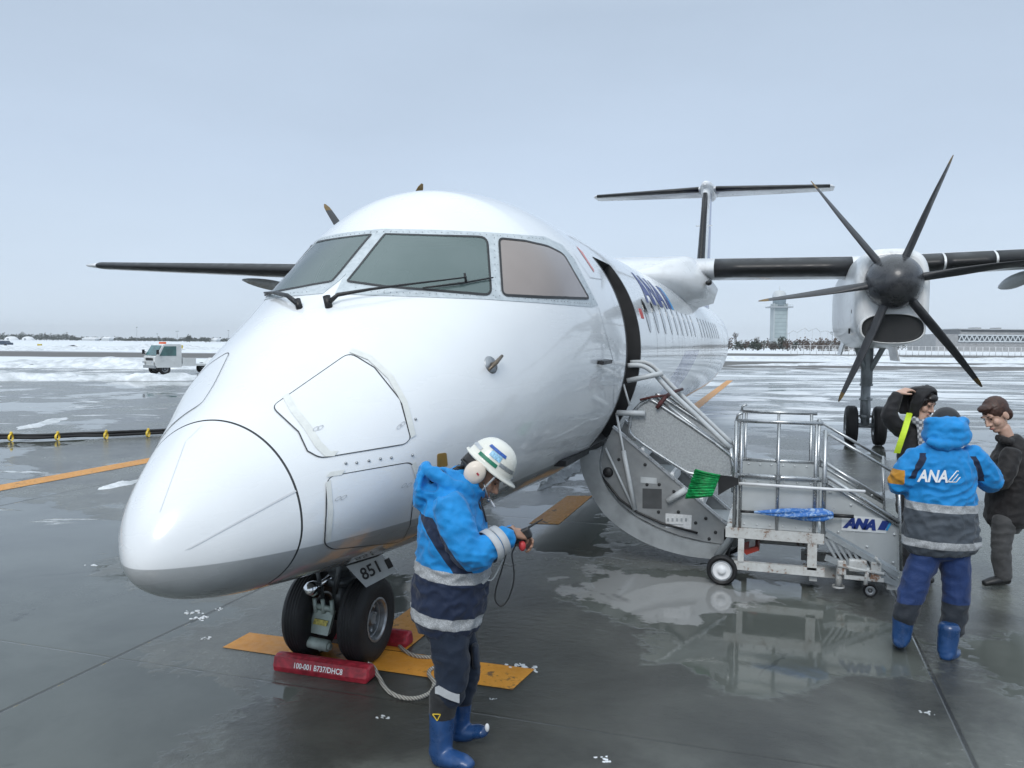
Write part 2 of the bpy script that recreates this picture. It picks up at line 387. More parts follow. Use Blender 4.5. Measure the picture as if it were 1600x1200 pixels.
# ------------------------------------------------------------------ snow banks: ridges of ploughed snow
def snow_mat():
    s = NM('ploughed_snow'); P = s.obj(); n1 = s.noise(1.2, 6, .65, P); n2 = s.noise(9, 5, .65, P)
    s.set(col=s.mix(s.ss(n1, .35, .68), (.50, .53, .55, 1), (.80, .83, .87, 1)), rough=.7, spec=.3); s.bump(n2, .06, .7); return s.mat
SNOW = snow_mat()
def bank(name, pts, wid, hgt, seed, seg=60, across=9):
    pts = [Vector((p[0], p[1], 0)) for p in pts]; m = MB(); rings = []
    L = [0]
    for a, b in zip(pts, pts[1:]): L.append(L[-1]+(b-a).length)
    for i in range(seg+1):
        t = L[-1]*i/seg; k = max(j for j in range(len(L)-1) if L[j] <= t+1e-9); f = (t-L[k])/(L[k+1]-L[k])
        c = pts[k].lerp(pts[k+1], f); d = (pts[k+1]-pts[k]).normalized(); nn = Vector((-d.y, d.x, 0))
        wv = wid*(.55+.9*abs(mnoise.noise(Vector((t*1.3/wid, seed, 0)))+.35)); e = min(1, 6*i/seg, 6*(seg-i)/seg)
        row = []
        for q in range(across):
            a = q/(across-1)*2-1
            h = hgt*(1-a*a)*(.35+1.1*abs(mnoise.noise(Vector((t*1.1/wid, a*2+seed*3, 1.7)))+.25)+.35*mnoise.noise(Vector((t*4/wid, a*4, seed))))*e
            row.append(c+nn*a*wv*.5*max(e, .15)+Vector((0, 0, max(h, -.01)-.006)))
        rings.append(row)
    k = across; fs = [(i*k+q, i*k+q+1, (i+1)*k+q+1, (i+1)*k+q) for i in range(seg) for q in range(k-1)]
    m.add([p for rg in rings for p in rg], fs, 0, True)
    return tag(m.build(name, SNOW), kind='structure')
bank('snow_bank', [G(-140, 594.5), G(0, 594), G(120, 592), G(240, 594), G(360, 592)], 2.2, .35, 3, 160)
bank('snow_bank', [G(-140, 573), G(60, 573), G(200, 575), G(330, 576)], 6, .55, 5, 140)
bank('snow_bank', [G(-150, 548), G(100, 546), G(360, 546)], 20, 1.2, 8, 120)
bank('snow_ridge', [G(838, 768), G(868, 748), G(905, 728), G(945, 708)], .34, .13, 11, 70)
bank('snow_bank', [G(1130, 571), G(1300, 570), G(1480, 572), G(1700, 573)], 5, .25, 14, 120)
bank('snow_bank', [G(1120, 560), G(1300, 561), G(1500, 563), G(1760, 563)], 14, .5, 17, 120)
bank('snow_ridge', [G(105, 652), G(60, 664), G(25, 672)], .5, .06, 23, 50)
bank('snow_ridge', [G(235, 748), G(190, 757), G(150, 766)], .28, .045, 29, 50)
# crumbs of snow and slush lying about the stand
m = MB()
lumps = [(300, 958, .045), (316, 965, .04), (345, 952, .02), (318, 997, .024), (598, 1119, .02), (145, 883, .035), (1450, 1113, .02), (806, 1041, .03), (820, 1043, .035), (834, 1046, .028), (945, 1186, .025), (770, 1092, .012), (1100, 660, .1), (870, 690, .1)]
for px, py, r_ in lumps:
    c = G(px, py)
    for k in range(14):
        a = random.uniform(0, 6.28); q = random.uniform(0, r_*2.2); rr = r_*random.uniform(.08, .5)
        b0 = len(m.v); m.ell(c+Vector((math.cos(a)*q, math.sin(a)*q*.8, rr*.08)), (rr, rr*.9, rr*.28), seg=8, rg=6)
        for i in range(b0, len(m.v)): m.v[i] += Vector([mnoise.noise(m.v[i]*60+Vector((j*9, 0, 0)))*rr*.35 for j in range(3)])
tag(m.build('snow_crumbs', SNOW), 'scattered crumbs of snow and slush lying on the wet concrete', 'snow', kind='stuff')
# ------------------------------------------------------------------ aeroplane skin: a surface fitted in (y, angle)
RAD, ZC = 1.345, 1.97
YS = np.array([0, .08, .25, .5, .85, 1.3, 1.8, 2.4, 3.1, 3.9, 4.8])
NP = [1.0434, 0.0931, 1.2653, 1.4388, 1.6242, 1.832, 2.1284, 2.4367, 2.8392, 3.2365, 3.3148, 0.9204, 0.8374, 0.7846, 0.7496, 0.7071, 0.6676, 0.6454, 0.6401, 0.6338, 0.1633, 0.3176, 0.4661, 0.6439, 0.841, 0.986, 1.1167, 1.2412, 1.3165, 0.4433, 0.4381, 0.4307, 0.474, 0.5366, 0.5164, 0.4998, 0.5222, 0.5311]
S_ = np.sqrt(YS/4.8)
TOP = np.array([NP[0]]+NP[2:11]+[ZC+RAD]); BOT = np.array([NP[0]]+NP[11:20]+[ZC-RAD]); WID = np.array([0]+NP[20:29]+[RAD]); CF = np.array([NP[29]]+NP[29:38]+[.5])
YO = NP[1]
def pchip(x, y, xq):
    h = np.diff(x); d = np.diff(y)/h; mm = np.zeros_like(y)
    for i in range(1, len(x)-1):
        if d[i-1]*d[i] > 0:
            w1 = 2*h[i]+h[i-1]; w2 = h[i]+2*h[i-1]; mm[i] = (w1+w2)/(w1/d[i-1]+w2/d[i])
    mm[0] = d[0]
    i = np.clip(np.searchsorted(x, xq)-1, 0, len(x)-2); t = (xq-x[i])/h[i]
    return (2*t**3-3*t**2+1)*y[i]+(t**3-2*t**2+t)*h[i]*mm[i]+(-2*t**3+3*t**2)*y[i+1]+(t**3-t**2)*h[i]*mm[i+1]
TAILY = np.array([20.5, 22, 24, 26, 28, 30, 31.6, 32.4]); TT = np.array([3.315, 3.31, 3.29, 3.26, 3.2, 3.12, 3.03, 2.93]); TB = np.array([.625, .68, .95, 1.32, 1.7, 2.1, 2.45, 2.7]); TW = np.array([1.345, 1.335, 1.24, 1.05, .8, .5, .26, .1])
def prof(y):
    y = np.asarray(y, float); s = np.minimum(np.sqrt(np.clip((y-YO)/4.8, 0, None)), 1)
    T, B, W, K = pchip(S_, TOP, s), pchip(S_, BOT, s), pchip(S_, WID, s), pchip(S_, CF, s)
    m_ = y > 20.5
    T = np.where(m_, np.interp(y, TAILY, TT), T); B = np.where(m_, np.interp(y, TAILY, TB), B); W = np.where(m_, np.interp(y, TAILY, TW), W)
    return T, B, W, B+(T-B)*K
def surf(y, th, off=0.0):
    y = np.asarray(y, float); th = np.asarray(th, float)
    T, B, W, C = prof(y); co, si = np.cos(th), np.sin(th)
    H = np.where(co > 0, T-C, C-B)
    X = np.stack([W*si, y, C+H*co], -1)
    if np.any(off):
        e = 1e-3
        def raw(a, b):
            T, B, W, C = prof(a); H = np.where(np.cos(b) > 0, T-C, C-B); return np.stack([W*np.sin(b), a, C+H*np.cos(b)], -1)
        du = raw(y+e, th)-raw(np.maximum(y-e, YO), th); dv = raw(y, th+e)-raw(y, th-e)
        n = np.cross(dv, du); n /= np.maximum(np.linalg.norm(n, axis=-1, keepdims=True), 1e-9)
        sgn = np.sign(np.sum(n*(X-np.stack([0*y, y+.3*(y < 2), C], -1)), -1, keepdims=True))
        X = X+n*sgn*np.asarray(off)[..., None] if np.ndim(off) else X+n*sgn*off
    return X
_TR = np.linspace(2.2, 26, 6000)
def skin_hit(px, py):                      # where the sight line of a pixel meets the skin, as (y, angle)
    d = ray(px, py)
    def F(t):
        X = CAM+d*t[:, None]; T, B, W, C = prof(X[:, 1]); dz = X[:, 2]-C; H = np.maximum(np.where(dz > 0, T-C, C-B), 1e-3)
        return np.where(X[:, 1] < YO, 1, np.sqrt((X[:, 0]/np.maximum(W, 1e-3))**2+(dz/H)**2)-1)
    f = F(_TR); i = np.argmax(f < 0) if (f < 0).any() else np.argmin(f)
    t2 = np.linspace(_TR[max(i-1, 0)], _TR[i], 40); f2 = F(t2); j = np.argmax(f2 < 0) if (f2 < 0).any() else np.argmin(f2)
    X = CAM+d*t2[j]; T, B, W, C = prof(X[1]); dz = X[2]-C; H = (T-C) if dz > 0 else (C-B)
    return float(X[1]), float(math.atan2(X[0]/max(W, 1e-3), dz/H))
VS = 1.2                                   # metres per radian used for the flat layout of the skin
def round_poly(P, r, n=5):
    out_ = []; N = len(P)
    for i in range(N):
        p = Vector(P[i]).to_2d(); a = Vector(P[i-1]).to_2d(); b = Vector(P[(i+1) % N]).to_2d()
        rr = r[i] if isinstance(r, (list, tuple)) else r
        rr = min(rr, (a-p).length*.45, (b-p).length*.45)
        if rr < 1e-6: out_.append(tuple(p)); continue
        s0 = p+(a-p).normalized()*rr; s1 = p+(b-p).normalized()*rr
        for k in range(n+1):
            t = k/n; out_.append(tuple(s0*(1-t)**2+p*2*t*(1-t)+s1*t*t))
    return out_
def dens(P, step, closed=True):
    out_ = []; N = len(P)
    for i in range(N if closed else N-1):
        a = Vector(P[i]).to_2d(); b = Vector(P[(i+1) % N]).to_2d(); k = max(1, int((b-a).length/step))
        out_ += [tuple(a.lerp(b, q/k)) for q in range(k)]
    if not closed: out_.append(tuple(P[-1]))
    return out_
def px_to_skin(P): return [(lambda h: (h[0], h[1]*VS))(skin_hit(*q)) for q in P]
def inset(P, d):                            # shrink (d>0) or grow a polygon of skin coordinates
    A = sum(P[i-1][0]*P[i][1]-P[i][0]*P[i-1][1] for i in range(len(P))); sg = 1 if A > 0 else -1
    out_ = []; N = len(P)
    for i in range(N):
        a, p, b = Vector(P[i-1]), Vector(P[i]), Vector(P[(i+1) % N])
        e1 = (p-a).normalized(); e2 = (b-p).normalized()
        n1 = Vector((-e1.y, e1.x)); n2 = Vector((-e2.y, e2.x)); n = n1+n2
        if n.length < 1e-5: n = n1
        n.normalize(); k = max(.35, n.dot(n1)); out_.append(tuple(p+n*sg*d/k))
    return out_
def clean(P, eps=1e-3):
    Q = []
    for p in P:
        if not Q or (Vector(p)-Vector(Q[-1])).length > eps: Q.append(p)
    if (Vector(Q[0])-Vector(Q[-1])).length < eps: Q.pop()
    return Q
def skin_fill(mb, P, off, step=.07, mi=0, flip=False, skirt=True, depth=.004, holes=()):
    P = clean(P); N = len(P); pts = [Vector(p) for p in P]
    xs = [p[0] for p in P]; ys = [p[1] for p in P]
    def inside(q):
        c = False
        for i in range(N):
            a, b = P[i-1], P[i]
            if (a[1] > q[1]) != (b[1] > q[1]) and q[0] < (b[0]-a[0])*(q[1]-a[1])/(b[1]-a[1])+a[0]: c = not c
        return c
    gx = np.arange(min(xs)+step/2, max(xs), step); gy = np.arange(min(ys)+step/2, max(ys), step)
    for a in gx:
        for b in gy:
            if inside((a, b)) and min((Vector((a, b))-p).length for p in pts[:N]) > step*.35: pts.append(Vector((a, b)))
    ed = [(i, (i+1) % N) for i in range(N)]
    for H_ in holes:
        pts = pts[:N]+[p for p in pts[N:] if min((p-Vector(h)).length for h in H_) > step*.35]
    for H_ in holes:
        b_ = len(pts); pts += [Vector(h) for h in H_]; ed += [(b_+i, b_+(i+1) % len(H_)) for i in range(len(H_))]
    vo, eo, fo, *_ = delaunay_2d_cdt(pts, ed, [], 1, 1e-5)
    if holes: fo = [f_ for f_ in fo if not any(in_poly(tuple(sum((vo[i] for i in f_), Vector((0, 0)))/len(f_)), H_) for H_ in holes)]
    A = np.array([[p[0], p[1]] for p in vo]); th = A[:, 1]/VS*(-1 if flip else 1)
    X = surf(A[:, 0], th, off); mb.add([tuple(x) for x in X], [list(f) for f in fo], mi, True)
    if skirt:
        B_ = np.array(P); t2 = B_[:, 1]/VS*(-1 if flip else 1)
        X1 = surf(B_[:, 0], t2, off); X0 = surf(B_[:, 0], t2, off-depth)
        mb.add([tuple(x) for x in X1]+[tuple(x) for x in X0], [(i, (i+1) % N, N+(i+1) % N, N+i) for i in range(N)], mi, False)
def skin_strip(mb, path, wd, off, mi=0, flip=False, closed=False, step=.04):
    P = dens(path, step, closed); N = len(P); L_ = []; R_ = []
    for i in range(N):
        a = Vector(P[i-1] if (closed or i > 0) else P[0]); b = Vector(P[(i+1) % N] if (closed or i < N-1) else P[-1]); t = (b-a)
        if t.length < 1e-9: t = Vector((1, 0))
        t.normalize(); n = Vector((-t.y, t.x))*wd/2; p = Vector(P[i]); L_.append(p+n); R_.append(p-n)
    A = np.array([[q[0], q[1]] for q in L_+R_]); X = surf(A[:, 0], A[:, 1]/VS*(-1 if flip else 1), off)
    K = N if closed else N-1
    mb.add([tuple(x) for x in X], [(i, (i+1) % N, N+(i+1) % N, N+i) for i in range(K)], mi, True)

# ------------------------------------------------------------------ aeroplane paint
def skin_mat(name, quilt=True):
    s = NM(name); x, y, z = s.xyz(); n1 = s.noise(1.3, 5, .6); n2 = s.noise(.7, 5, .6, sc=(1, .3, 3))
    col = s.mix(s.ss(n1, .3, .7), (.76, .785, .81, 1), (.80, .825, .845, 1))
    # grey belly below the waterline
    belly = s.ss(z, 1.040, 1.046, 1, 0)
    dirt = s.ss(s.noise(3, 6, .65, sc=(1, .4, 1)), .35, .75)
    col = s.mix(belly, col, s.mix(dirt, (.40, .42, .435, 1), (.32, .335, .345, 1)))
    # dark blue sweep across the rear lower flank
    yy = s.m('SUBTRACT', y, s.m('MULTIPLY', s.m('SUBTRACT', z, 1.0), 3.6))
    blue = s.m('MULTIPLY', s.slab(yy, 6.6, 9.0, .02), s.slab(z, 1.046, 1.95, .01))
    col = s.mix(blue, col, (.035, .055, .26, 1))
    aft = s.m('MULTIPLY', s.ss(s.m('SUBTRACT', y, s.m('MULTIPLY', s.m('SUBTRACT', z, 1.0), 1.2)), 21.0, 21.02), 1.0)
    col = s.mix(aft, col, (.02, .05, .22, 1))
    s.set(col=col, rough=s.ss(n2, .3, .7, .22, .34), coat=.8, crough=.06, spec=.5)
    # thin skin slightly dished between the frames behind the door
    if quilt:
        fr = s.m('SINE', s.m('MULTIPLY', y, 2*math.pi/.55)); st = s.m('SINE', s.m('MULTIPLY', z, 2*math.pi/.42))
        k = s.ss(y, 5.6, 6.3)
        h = s.m('MULTIPLY', k, s.m('ADD', s.m('MULTIPLY', s.m('POWER', s.m('ABSOLUTE', fr), .5), .9), s.m('MULTIPLY', st, .25)))
        h = s.m('ADD', h, s.m('MULTIPLY', s.noise(1.6, 3, .5), .35))
        s.bump(h, .004, 1.0)
    else:
        s.bump(s.noise(1.6, 3, .5), .0015, 1.0)
    return s.mat
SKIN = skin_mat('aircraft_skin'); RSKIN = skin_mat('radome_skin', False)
def white_part_mat():
    s = NM('aircraft_white'); n1 = s.noise(2, 6, .6); n2 = s.noise(1.2, 6, .65, sc=(3, .5, 3))
    col = s.mix(s.ss(n2, .5, .8), (.74, .76, .78, 1), (.56, .57, .57, 1)); s.set(col=col, rough=s.ss(n1, .3, .7, .25, .4), coat=.5, crough=.08); return s.mat
AW = white_part_mat()
PLANE = empty('airplane', (0, 0, 0), 'large white twin propeller airplane parked on the wet stand with its front door open', 'airplane')

# fuselage rings
def skin_rings(ys, off=0.0, n=192):
    th = np.linspace(0, 2*np.pi, n, endpoint=False)
    return [[tuple(p) for p in surf(np.full(n, y), th, off)] for y in ys]
SEAM = .640
ys_r = [YO+(SEAM-.004-YO)*(i/26)**2 for i in range(1, 27)]
m = MB(); rg = skin_rings(ys_r)
tipc = Vector((0, YO, TOP[0])); n = 192; b0 = len(m.v)
m.add([tipc]+[Vector(p) for p in rg[0]], [(0, 1+i, 1+(i+1) % n) for i in range(n)], 0, True); m.loft([[Vector(p) for p in r_] for r_ in rg], 0, False)
radome = m.build('radome', RSKIN, PLANE)
# slim raised lightning strips and the seam ring
m = MB()
for pth in ([(293, 858), (330, 838), (380, 811), (430, 784), (462, 767)],):
    q = px_to_skin(dens(pth, 8, False))
    skin_strip(m, q, .022, .004); skin_strip(m, q, .022, .004, flip=True)
skin_strip(m, px_to_skin(dens([(250, 800), (290, 690), (316, 665)], 8, False)), .006, .003)
m.build('lightning_strip', simple('strip_paint', (.66, .68, .70), .4, var=.05), radome)
m = MB(); m.loft([[Vector(p) for p in r_] for r_ in skin_rings([SEAM-.012, SEAM+.014], -.004)], 0, False)
ysb = list(np.linspace(SEAM+.006, 4.8, 124)); D0, D1 = 4.8, 5.58
ysf = ysb+[4.95, 5.1, 5.25, 5.4, D1]+list(np.arange(6.0, 20.6, .5))+list(np.arange(21, 32.41, .38))
f = MB(); rg = skin_rings(ysf); f.loft([[Vector(p) for p in r_] for r_ in rg], 0, False)
i0, i1 = 26, 70; ri0 = len(ysb)-1; ri1 = ri0+5
drop = {(i, q) for i in range(ri0, ri1) for q in range(i0, i1)}
half_px = [(572, 362), (600, 358), (690, 360), (770, 364), (850, 370), (878, 383), (897, 405), (934, 477), (925, 480), (850, 474), (760, 468), (650, 464), (560, 461), (524, 459)]
half = px_to_skin(dens(half_px, 12)); half = clean([(a, max(b, 0.0)) for a, b in half])
def in_poly(q, P):
    c = False
    for i in range(len(P)):
        a, b = P[i-1], P[i]
        if (a[1] > q[1]) != (b[1] > q[1]) and q[0] < (b[0]-a[0])*(q[1]-a[1])/(b[1]-a[1])+a[0]: c = not c
    return c
def glazed(ys_, i, q, nn=192):             # is this skin cell wholly under the cockpit frame?
    if not (1.7 < ys_[i] < 3.9): return False
    for a in (ys_[i], ys_[i+1]):
        for b in (q, q+1):
            t = 2*math.pi*b/nn; t = t if t <= math.pi else t-2*math.pi
            if not in_poly((a, max(abs(t)*VS, .004)), half): return False
    return True
keep = [k for k in range(len(f.f)) if (k//192, k % 192) not in drop and not glazed(ysf, k//192, k % 192)]
f.f = [f.f[k] for k in keep]; f.m = [f.m[k] for k in keep]; f.sm = [True]*len(keep)
FUS = f.build('fuselage', SKIN, PLANE)
m.build('radome_seam', MT['line'], FUS)
# door surround, cabin lining and floor seen through the opening
th_d = [2*math.pi*k/192 for k in range(i0, i1+1)]
def ringpt(y, th, off): return Vector(surf(np.array([y]), np.array([th]), off)[0])
m = MB()
for yy in (D0, D1):
    m.add([ringpt(yy, t, .004) for t in th_d]+[ringpt(yy, t, -.16) for t in th_d], [(i, i+1, i+1+len(th_d), i+len(th_d)) for i in range(len(th_d)-1)], 0, True)
for t in (th_d[0], th_d[-1]):
    m.add([ringpt(D0, t, .004), ringpt(D1, t, .004), ringpt(D1, t, -.16), ringpt(D0, t, -.16)], [(0, 1, 2, 3)])
for yy, wd in ((D0-.012, .03), (D1+.02, .05)):     # rubber seal standing a little proud of the skin
    m.add([ringpt(yy-wd/2, t, .004) for t in th_d]+[ringpt(yy+wd/2, t, .004) for t in th_d], [(i, i+1, i+1+len(th_d), i+len(th_d)) for i in range(len(th_d)-1)], 0, True)
m.build('door_frame', MT['seal'], FUS)
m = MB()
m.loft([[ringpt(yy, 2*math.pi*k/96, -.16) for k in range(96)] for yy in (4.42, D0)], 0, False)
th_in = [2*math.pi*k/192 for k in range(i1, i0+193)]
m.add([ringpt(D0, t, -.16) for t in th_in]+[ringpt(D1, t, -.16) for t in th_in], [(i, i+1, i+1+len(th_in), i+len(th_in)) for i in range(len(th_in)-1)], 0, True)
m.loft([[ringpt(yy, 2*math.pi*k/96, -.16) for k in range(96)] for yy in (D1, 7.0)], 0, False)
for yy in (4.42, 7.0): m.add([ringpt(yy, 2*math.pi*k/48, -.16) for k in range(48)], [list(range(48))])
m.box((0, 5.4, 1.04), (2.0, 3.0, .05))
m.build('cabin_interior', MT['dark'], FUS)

# ------------------------------------------------------------------ cockpit glazing
def frame_mat():
    s = NM('windshield_frame'); v = s.vor(26); n1 = s.noise(20, 5, .6)
    col = s.mix(s.ss(n1, .3, .7), (.44, .49, .52, 1), (.56, .61, .64, 1)); col = s.mix(s.ss(v, .10, .16, .7, 0), col, (.22, .25, .27, 1))
    s.set(col=col, rough=.42, metal=.15); return s.mat
def glass_mat(name, c0, c1, al=1.0):
    s = NM(name); x, y, z = s.xyz(); n1 = s.noise(1.5, 3, .5)
    s.set(col=s.mix(s.ss(n1, .3, .7), c4(c0), c4(c1)), rough=.04, spec=.6, coat=.6, crough=.02, alpha=al); return s.mat
FRM = frame_mat()
GL = glass_mat('windshield_glass', (.17, .245, .24), (.215, .295, .29), .58); BL = glass_mat('sun_blind_glass', (.235, .195, .175), (.275, .23, .21))
surr_px = [(572, 362), (600, 358), (690, 360), (770, 364), (850, 370), (878, 383), (897, 405), (934, 477), (925, 480), (850, 474), (760, 468), (650, 464), (560, 461), (524, 459)]
# middle post lies on the centreline: build the port half and mirror it
def off_centre(P): return clean([(a, max(b, .058/float(prof(a)[2])*VS)) for a, b in P])
wins = [('windshield_pane', round_poly([(543, 440), (588, 367), (760, 372), (766, 461), (690, 455), (600, 448)], [5, 5, 12, 10, 0, 0]), GL),
        ('side_window_pane', round_poly([(780, 374), (820, 378), (856, 386), (880, 398), (919, 466), (850, 464), (785, 461)], [7, 0, 6, 8, 4, 0, 8]), BL)]
WPOLY = [off_centre(px_to_skin(dens(px, 9))) for nm, px, mt in wins]
for fl in (False, True):
    m = MB(); skin_fill(m, half, .004, flip=fl, holes=[inset(P, .004) for P in WPOLY]); m.build('windshield_frame', FRM, FUS)
    for (nm, px, mt), P in zip(wins, WPOLY):
        m = MB(); skin_strip(m, inset(P, -.004), .018, .009, flip=fl, closed=True); skin_strip(m, P, .018, -.004, flip=fl, closed=True); m.build('window_seal', MT['seal'], FUS)
        m = MB(); skin_fill(m, P, .006, flip=fl, step=.05, skirt=False); o = m.build(nm, mt, FUS)
        if mt is BL: o['label'] = 'side pane with a brown sun blind drawn behind it'
# what shows behind the glass: lining, glare shield, two seats, bulkhead
LIN = simple('cockpit_lining', (.10, .105, .10), .7, var=.2, scale=4); SEATM = fabric('seat_cover', (.05, .055, .06))
m = MB(); ysl = list(np.linspace(1.5, 4.4, 88)); m.loft([[Vector(p) for p in r_] for r_ in skin_rings(ysl, -.035)], 0, False)
kp = [k for k in range(len(m.f)) if not glazed(ysl, k//192, k % 192)]; m.f = [m.f[k] for k in kp]; m.m = [0]*len(kp); m.sm = [True]*len(kp)
m.add([ringpt(4.38, 2*math.pi*k/48, -.04) for k in range(48)], [list(range(48))]); m.build('cockpit_lining', LIN, FUS)
m = MB(); m.prism([(-.80, 2.45, 2.30), (.80, 2.45, 2.30), (.62, 2.12, 2.28), (-.62, 2.12, 2.28)], (0, 0, .06)); m.box((0, 2.75, 2.15), (1.5, .5, .35), bev=.04); m.box((0, 3.0, 1.9), (.35, .9, .4)); m.build('glare_shield', MT['dark'], FUS)
for sx in (-.42, .42):
    m = MB(); m.box((sx, 3.62, 2.15), (.46, .12, .62), bev=.04); m.box((sx, 3.40, 1.85), (.46, .5, .12), bev=.04); st_ = m.build('pilot_seat', SEATM, FUS)
    m = MB(); m.box((sx, 3.62, 2.56), (.26, .10, .18), bev=.035); m.build('headrest', SEATM, FUS)
m = MB(); m.box((0, 3.1, 2.86), (.7, .7, .06), bev=.02); m.build('overhead_panel', MT['dark'], FUS)
# rivets round the frame
m = MB()
def rivets(path, sp, off=.006, r_=.0032):
    for q in dens(path, sp, False):
        for fl in (1, -1):
            p = Vector(surf(np.array([q[0]]), np.array([q[1]/VS*fl]), off)[0]); m.ell(p, (r_, r_, r_), seg=6, rg=4)
for pth in ([(580, 363), (690, 364), (770, 368), (848, 374)], [(772, 372), (774, 465)], [(770, 462), (850, 469), (922, 475)], [(888, 392), (926, 468)], [(560, 456), (650, 459), (755, 463)]):
    rivets(px_to_skin(dens(pth, 10, False)), .045)
m.build('rivet_row', MT['steel'], FUS)['kind'] = 'stuff'
# wipers
def wiper(name, fl):
    def S(px, py, off): y, t = skin_hit(px, py); return Vector(surf(np.array([y]), np.array([t*fl]), off)[0])
    m = MB()
    arm = [S(514, 478, .02), S(530, 472, .05), S(580, 464, .055), (S(640, 455, .055)), S(690, 447, .05), S(725, 441, .045)]
    m.tube(arm, [.016, .013, .009, .007, .0055, .005], 8)
    m.tube([S(514, 480, -.01), S(513, 474, .05)], .024, 10); m.tube([S(660, 454, .022), S(720, 446, .022), S(768, 437, .022)], [.005, .007, .005], 6)
    m.tube([S(722, 436, .05), S(726, 445, .025)], .009, 6)
    return m.build(name, MT['black'], FUS)
wiper('wiper', 1); 
# the second wiper is parked along its own windshield foot
m = MB()
def S2(px, py, off): y, t = skin_hit(px, py); return Vector(surf(np.array([y]), np.array([t]), off)[0])
m.tube([S2(468, 480, .02), S2(455, 473, .05), S2(438, 467, .05), S2(420, 464, .04)], [.018, .015, .010, .007], 8); m.tube([S2(468, 482, -.01), S2(468, 477, .04)], .022, 8)
m.tube([S2(445, 468, .03), S2(428, 462, .03), S2(417, 463, .02)], .008, 6)
m.build('wiper', MT['black'], FUS)

# ------------------------------------------------------------------ nose hatches, tape, probes
d1 = round_poly([(424, 636), (546, 551), (585, 575), (625, 625), (641, 685), (632, 694), (500, 716), (480, 705), (466, 675)], [12, 14, 0, 0, 10, 10, 16, 0, 0])
d2 = round_poly([(510, 745), (640, 722), (651, 735), (640, 820), (628, 846), (520, 858), (506, 850), (509, 800)], [16, 10, 0, 0, 10, 12, 8, 0])
for nm, px in (('avionics_hatch', d1), ('battery_hatch', d2)):
    P = clean(px_to_skin(dens(px, 9)))
    for fl in (False, True):
        m = MB(); skin_fill(m, P, .003, flip=fl, depth=.004); hatch = m.build(nm, RSKIN, FUS)
        m = MB(); skin_strip(m, P, .007, .0042, flip=fl, closed=True); m.build('hatch_gap', MT['line'], FUS)
m = MB()
for pth, wd in (([(446, 618), (458, 640), (480, 668), (497, 695), (512, 710), (525, 709)], .05), ([(548, 548), (578, 560), (610, 590), (632, 630), (645, 682)], .045), ([(512, 752), (516, 800), (512, 845)], .035), ([(645, 724), (652, 745), (646, 790)], .04), ([(512, 742), (536, 738)], .05)):
    m = MB(); skin_strip(m, px_to_skin(dens(pth, 8, False)), wd*.75, .0065); m.build('sealing_tape', MT['tape'], FUS)
m = MB()
for c in ((493, 671), (500, 669), (623, 667), (628, 663), (536, 777), (527, 779), (630, 758), (638, 757)):
    q = px_to_skin([c])[0]; L_ = [(q[0]+.016*math.cos(a), q[1]+.016*math.sin(a)) for a in np.linspace(0, 6.28, 14)[:-1]]; skin_strip(m, L_, .004, .0075, closed=True, step=.01); m.build('hatch_latch', MT['softline'], FUS); m = MB()
m = MB()
for c in ((557, 723), (576, 720), (594, 717), (611, 715), (644, 711), (540, 724), (649, 655)):
    q = px_to_skin([c])[0]; m.ell(Vector(surf(np.array([q[0]]), np.array([q[1]/VS]), .003)[0]), (.008, .008, .008), seg=8, rg=6); m.build('fastener', MT['steel'], FUS); m = MB()
def skin_frame(px, py):
    y, t = skin_hit(px, py); a = np.array
    p = Vector(surf(a([y]), a([t]))[0]); n_ = (Vector(surf(a([y]), a([t]), .05)[0])-p).normalized(); ty = (Vector(surf(a([y+.02]), a([t]))[0])-p).normalized()
    return p, n_, ty
p, n_, ty = skin_frame(767, 570); m = MB(); m.lathe([(0, .007), (.055, .006), (.058, .0)], p, n_, 20); m.build('vane_plate', MT['steel'], FUS)
m = MB(); m.tube([p+n_*.0, p+n_*.045], .012, 8); m.tube([p+n_*.04-ty*.085+Vector((0, 0, -.012)), p+n_*.045, p+n_*.04+ty*.085+Vector((0, 0, .012))], [.008, .014, .010], 8); m.build('airflow_vane', MT['brown'] if 0 else simple('bronze', (.16, .13, .10), .35, .5), FUS)
m = MB(); p, n_, ty = skin_frame(940, 565); m.bar(p+n_*.03-ty*.14, p+n_*.03+ty*.14, .03, .05, up=n_); m.build('drain_mast', MT['black'], FUS)
m = MB(); p, n_, ty = skin_frame(791, 741); m.tube([p, p+n_*.05, p+n_*.055-ty*.12], .009, 8); m.build('pitot_probe', MT['steel'], FUS)
m = MB(); skin_fill(m, clean(px_to_skin(dens(round_poly([(683, 709), (697, 707), (699, 728), (683, 731)], 3), 5))), .004); m.build('cover_plate', MT['brown'], FUS)
m = MB(); skin_strip(m, px_to_skin(dens([(905, 389), (916, 406), (928, 424)], 5, False)), .085, .003); m.build('warning_stripe', simple('faded_red', (.62, .25, .25), .5, var=.1), FUS)
m = MB()
for pth in ([(896, 396), (922, 434), (940, 437)], [(955, 461), (963, 487)], [(922, 374), (906, 352)], [(935, 480), (960, 570), (958, 640)]):
    m = MB(); skin_strip(m, px_to_skin(dens(pth, 8, False)), .006, .0025); m.build('panel_seam', MT['softline'], FUS)
MT['sigred'] = simple('signal_red', (.55, .05, .04), .5)
m = MB()
for c in ((1001, 487), (1003, 493)):
    q = px_to_skin([c])[0]; m = MB(); skin_fill(m, [(q[0]+a, q[1]+b) for a, b in ((-.09, -.03), (.09, -.03), (.09, .03), (-.09, .03))], .004); m.build('red_flag_mark', MT['sigred'], FUS)
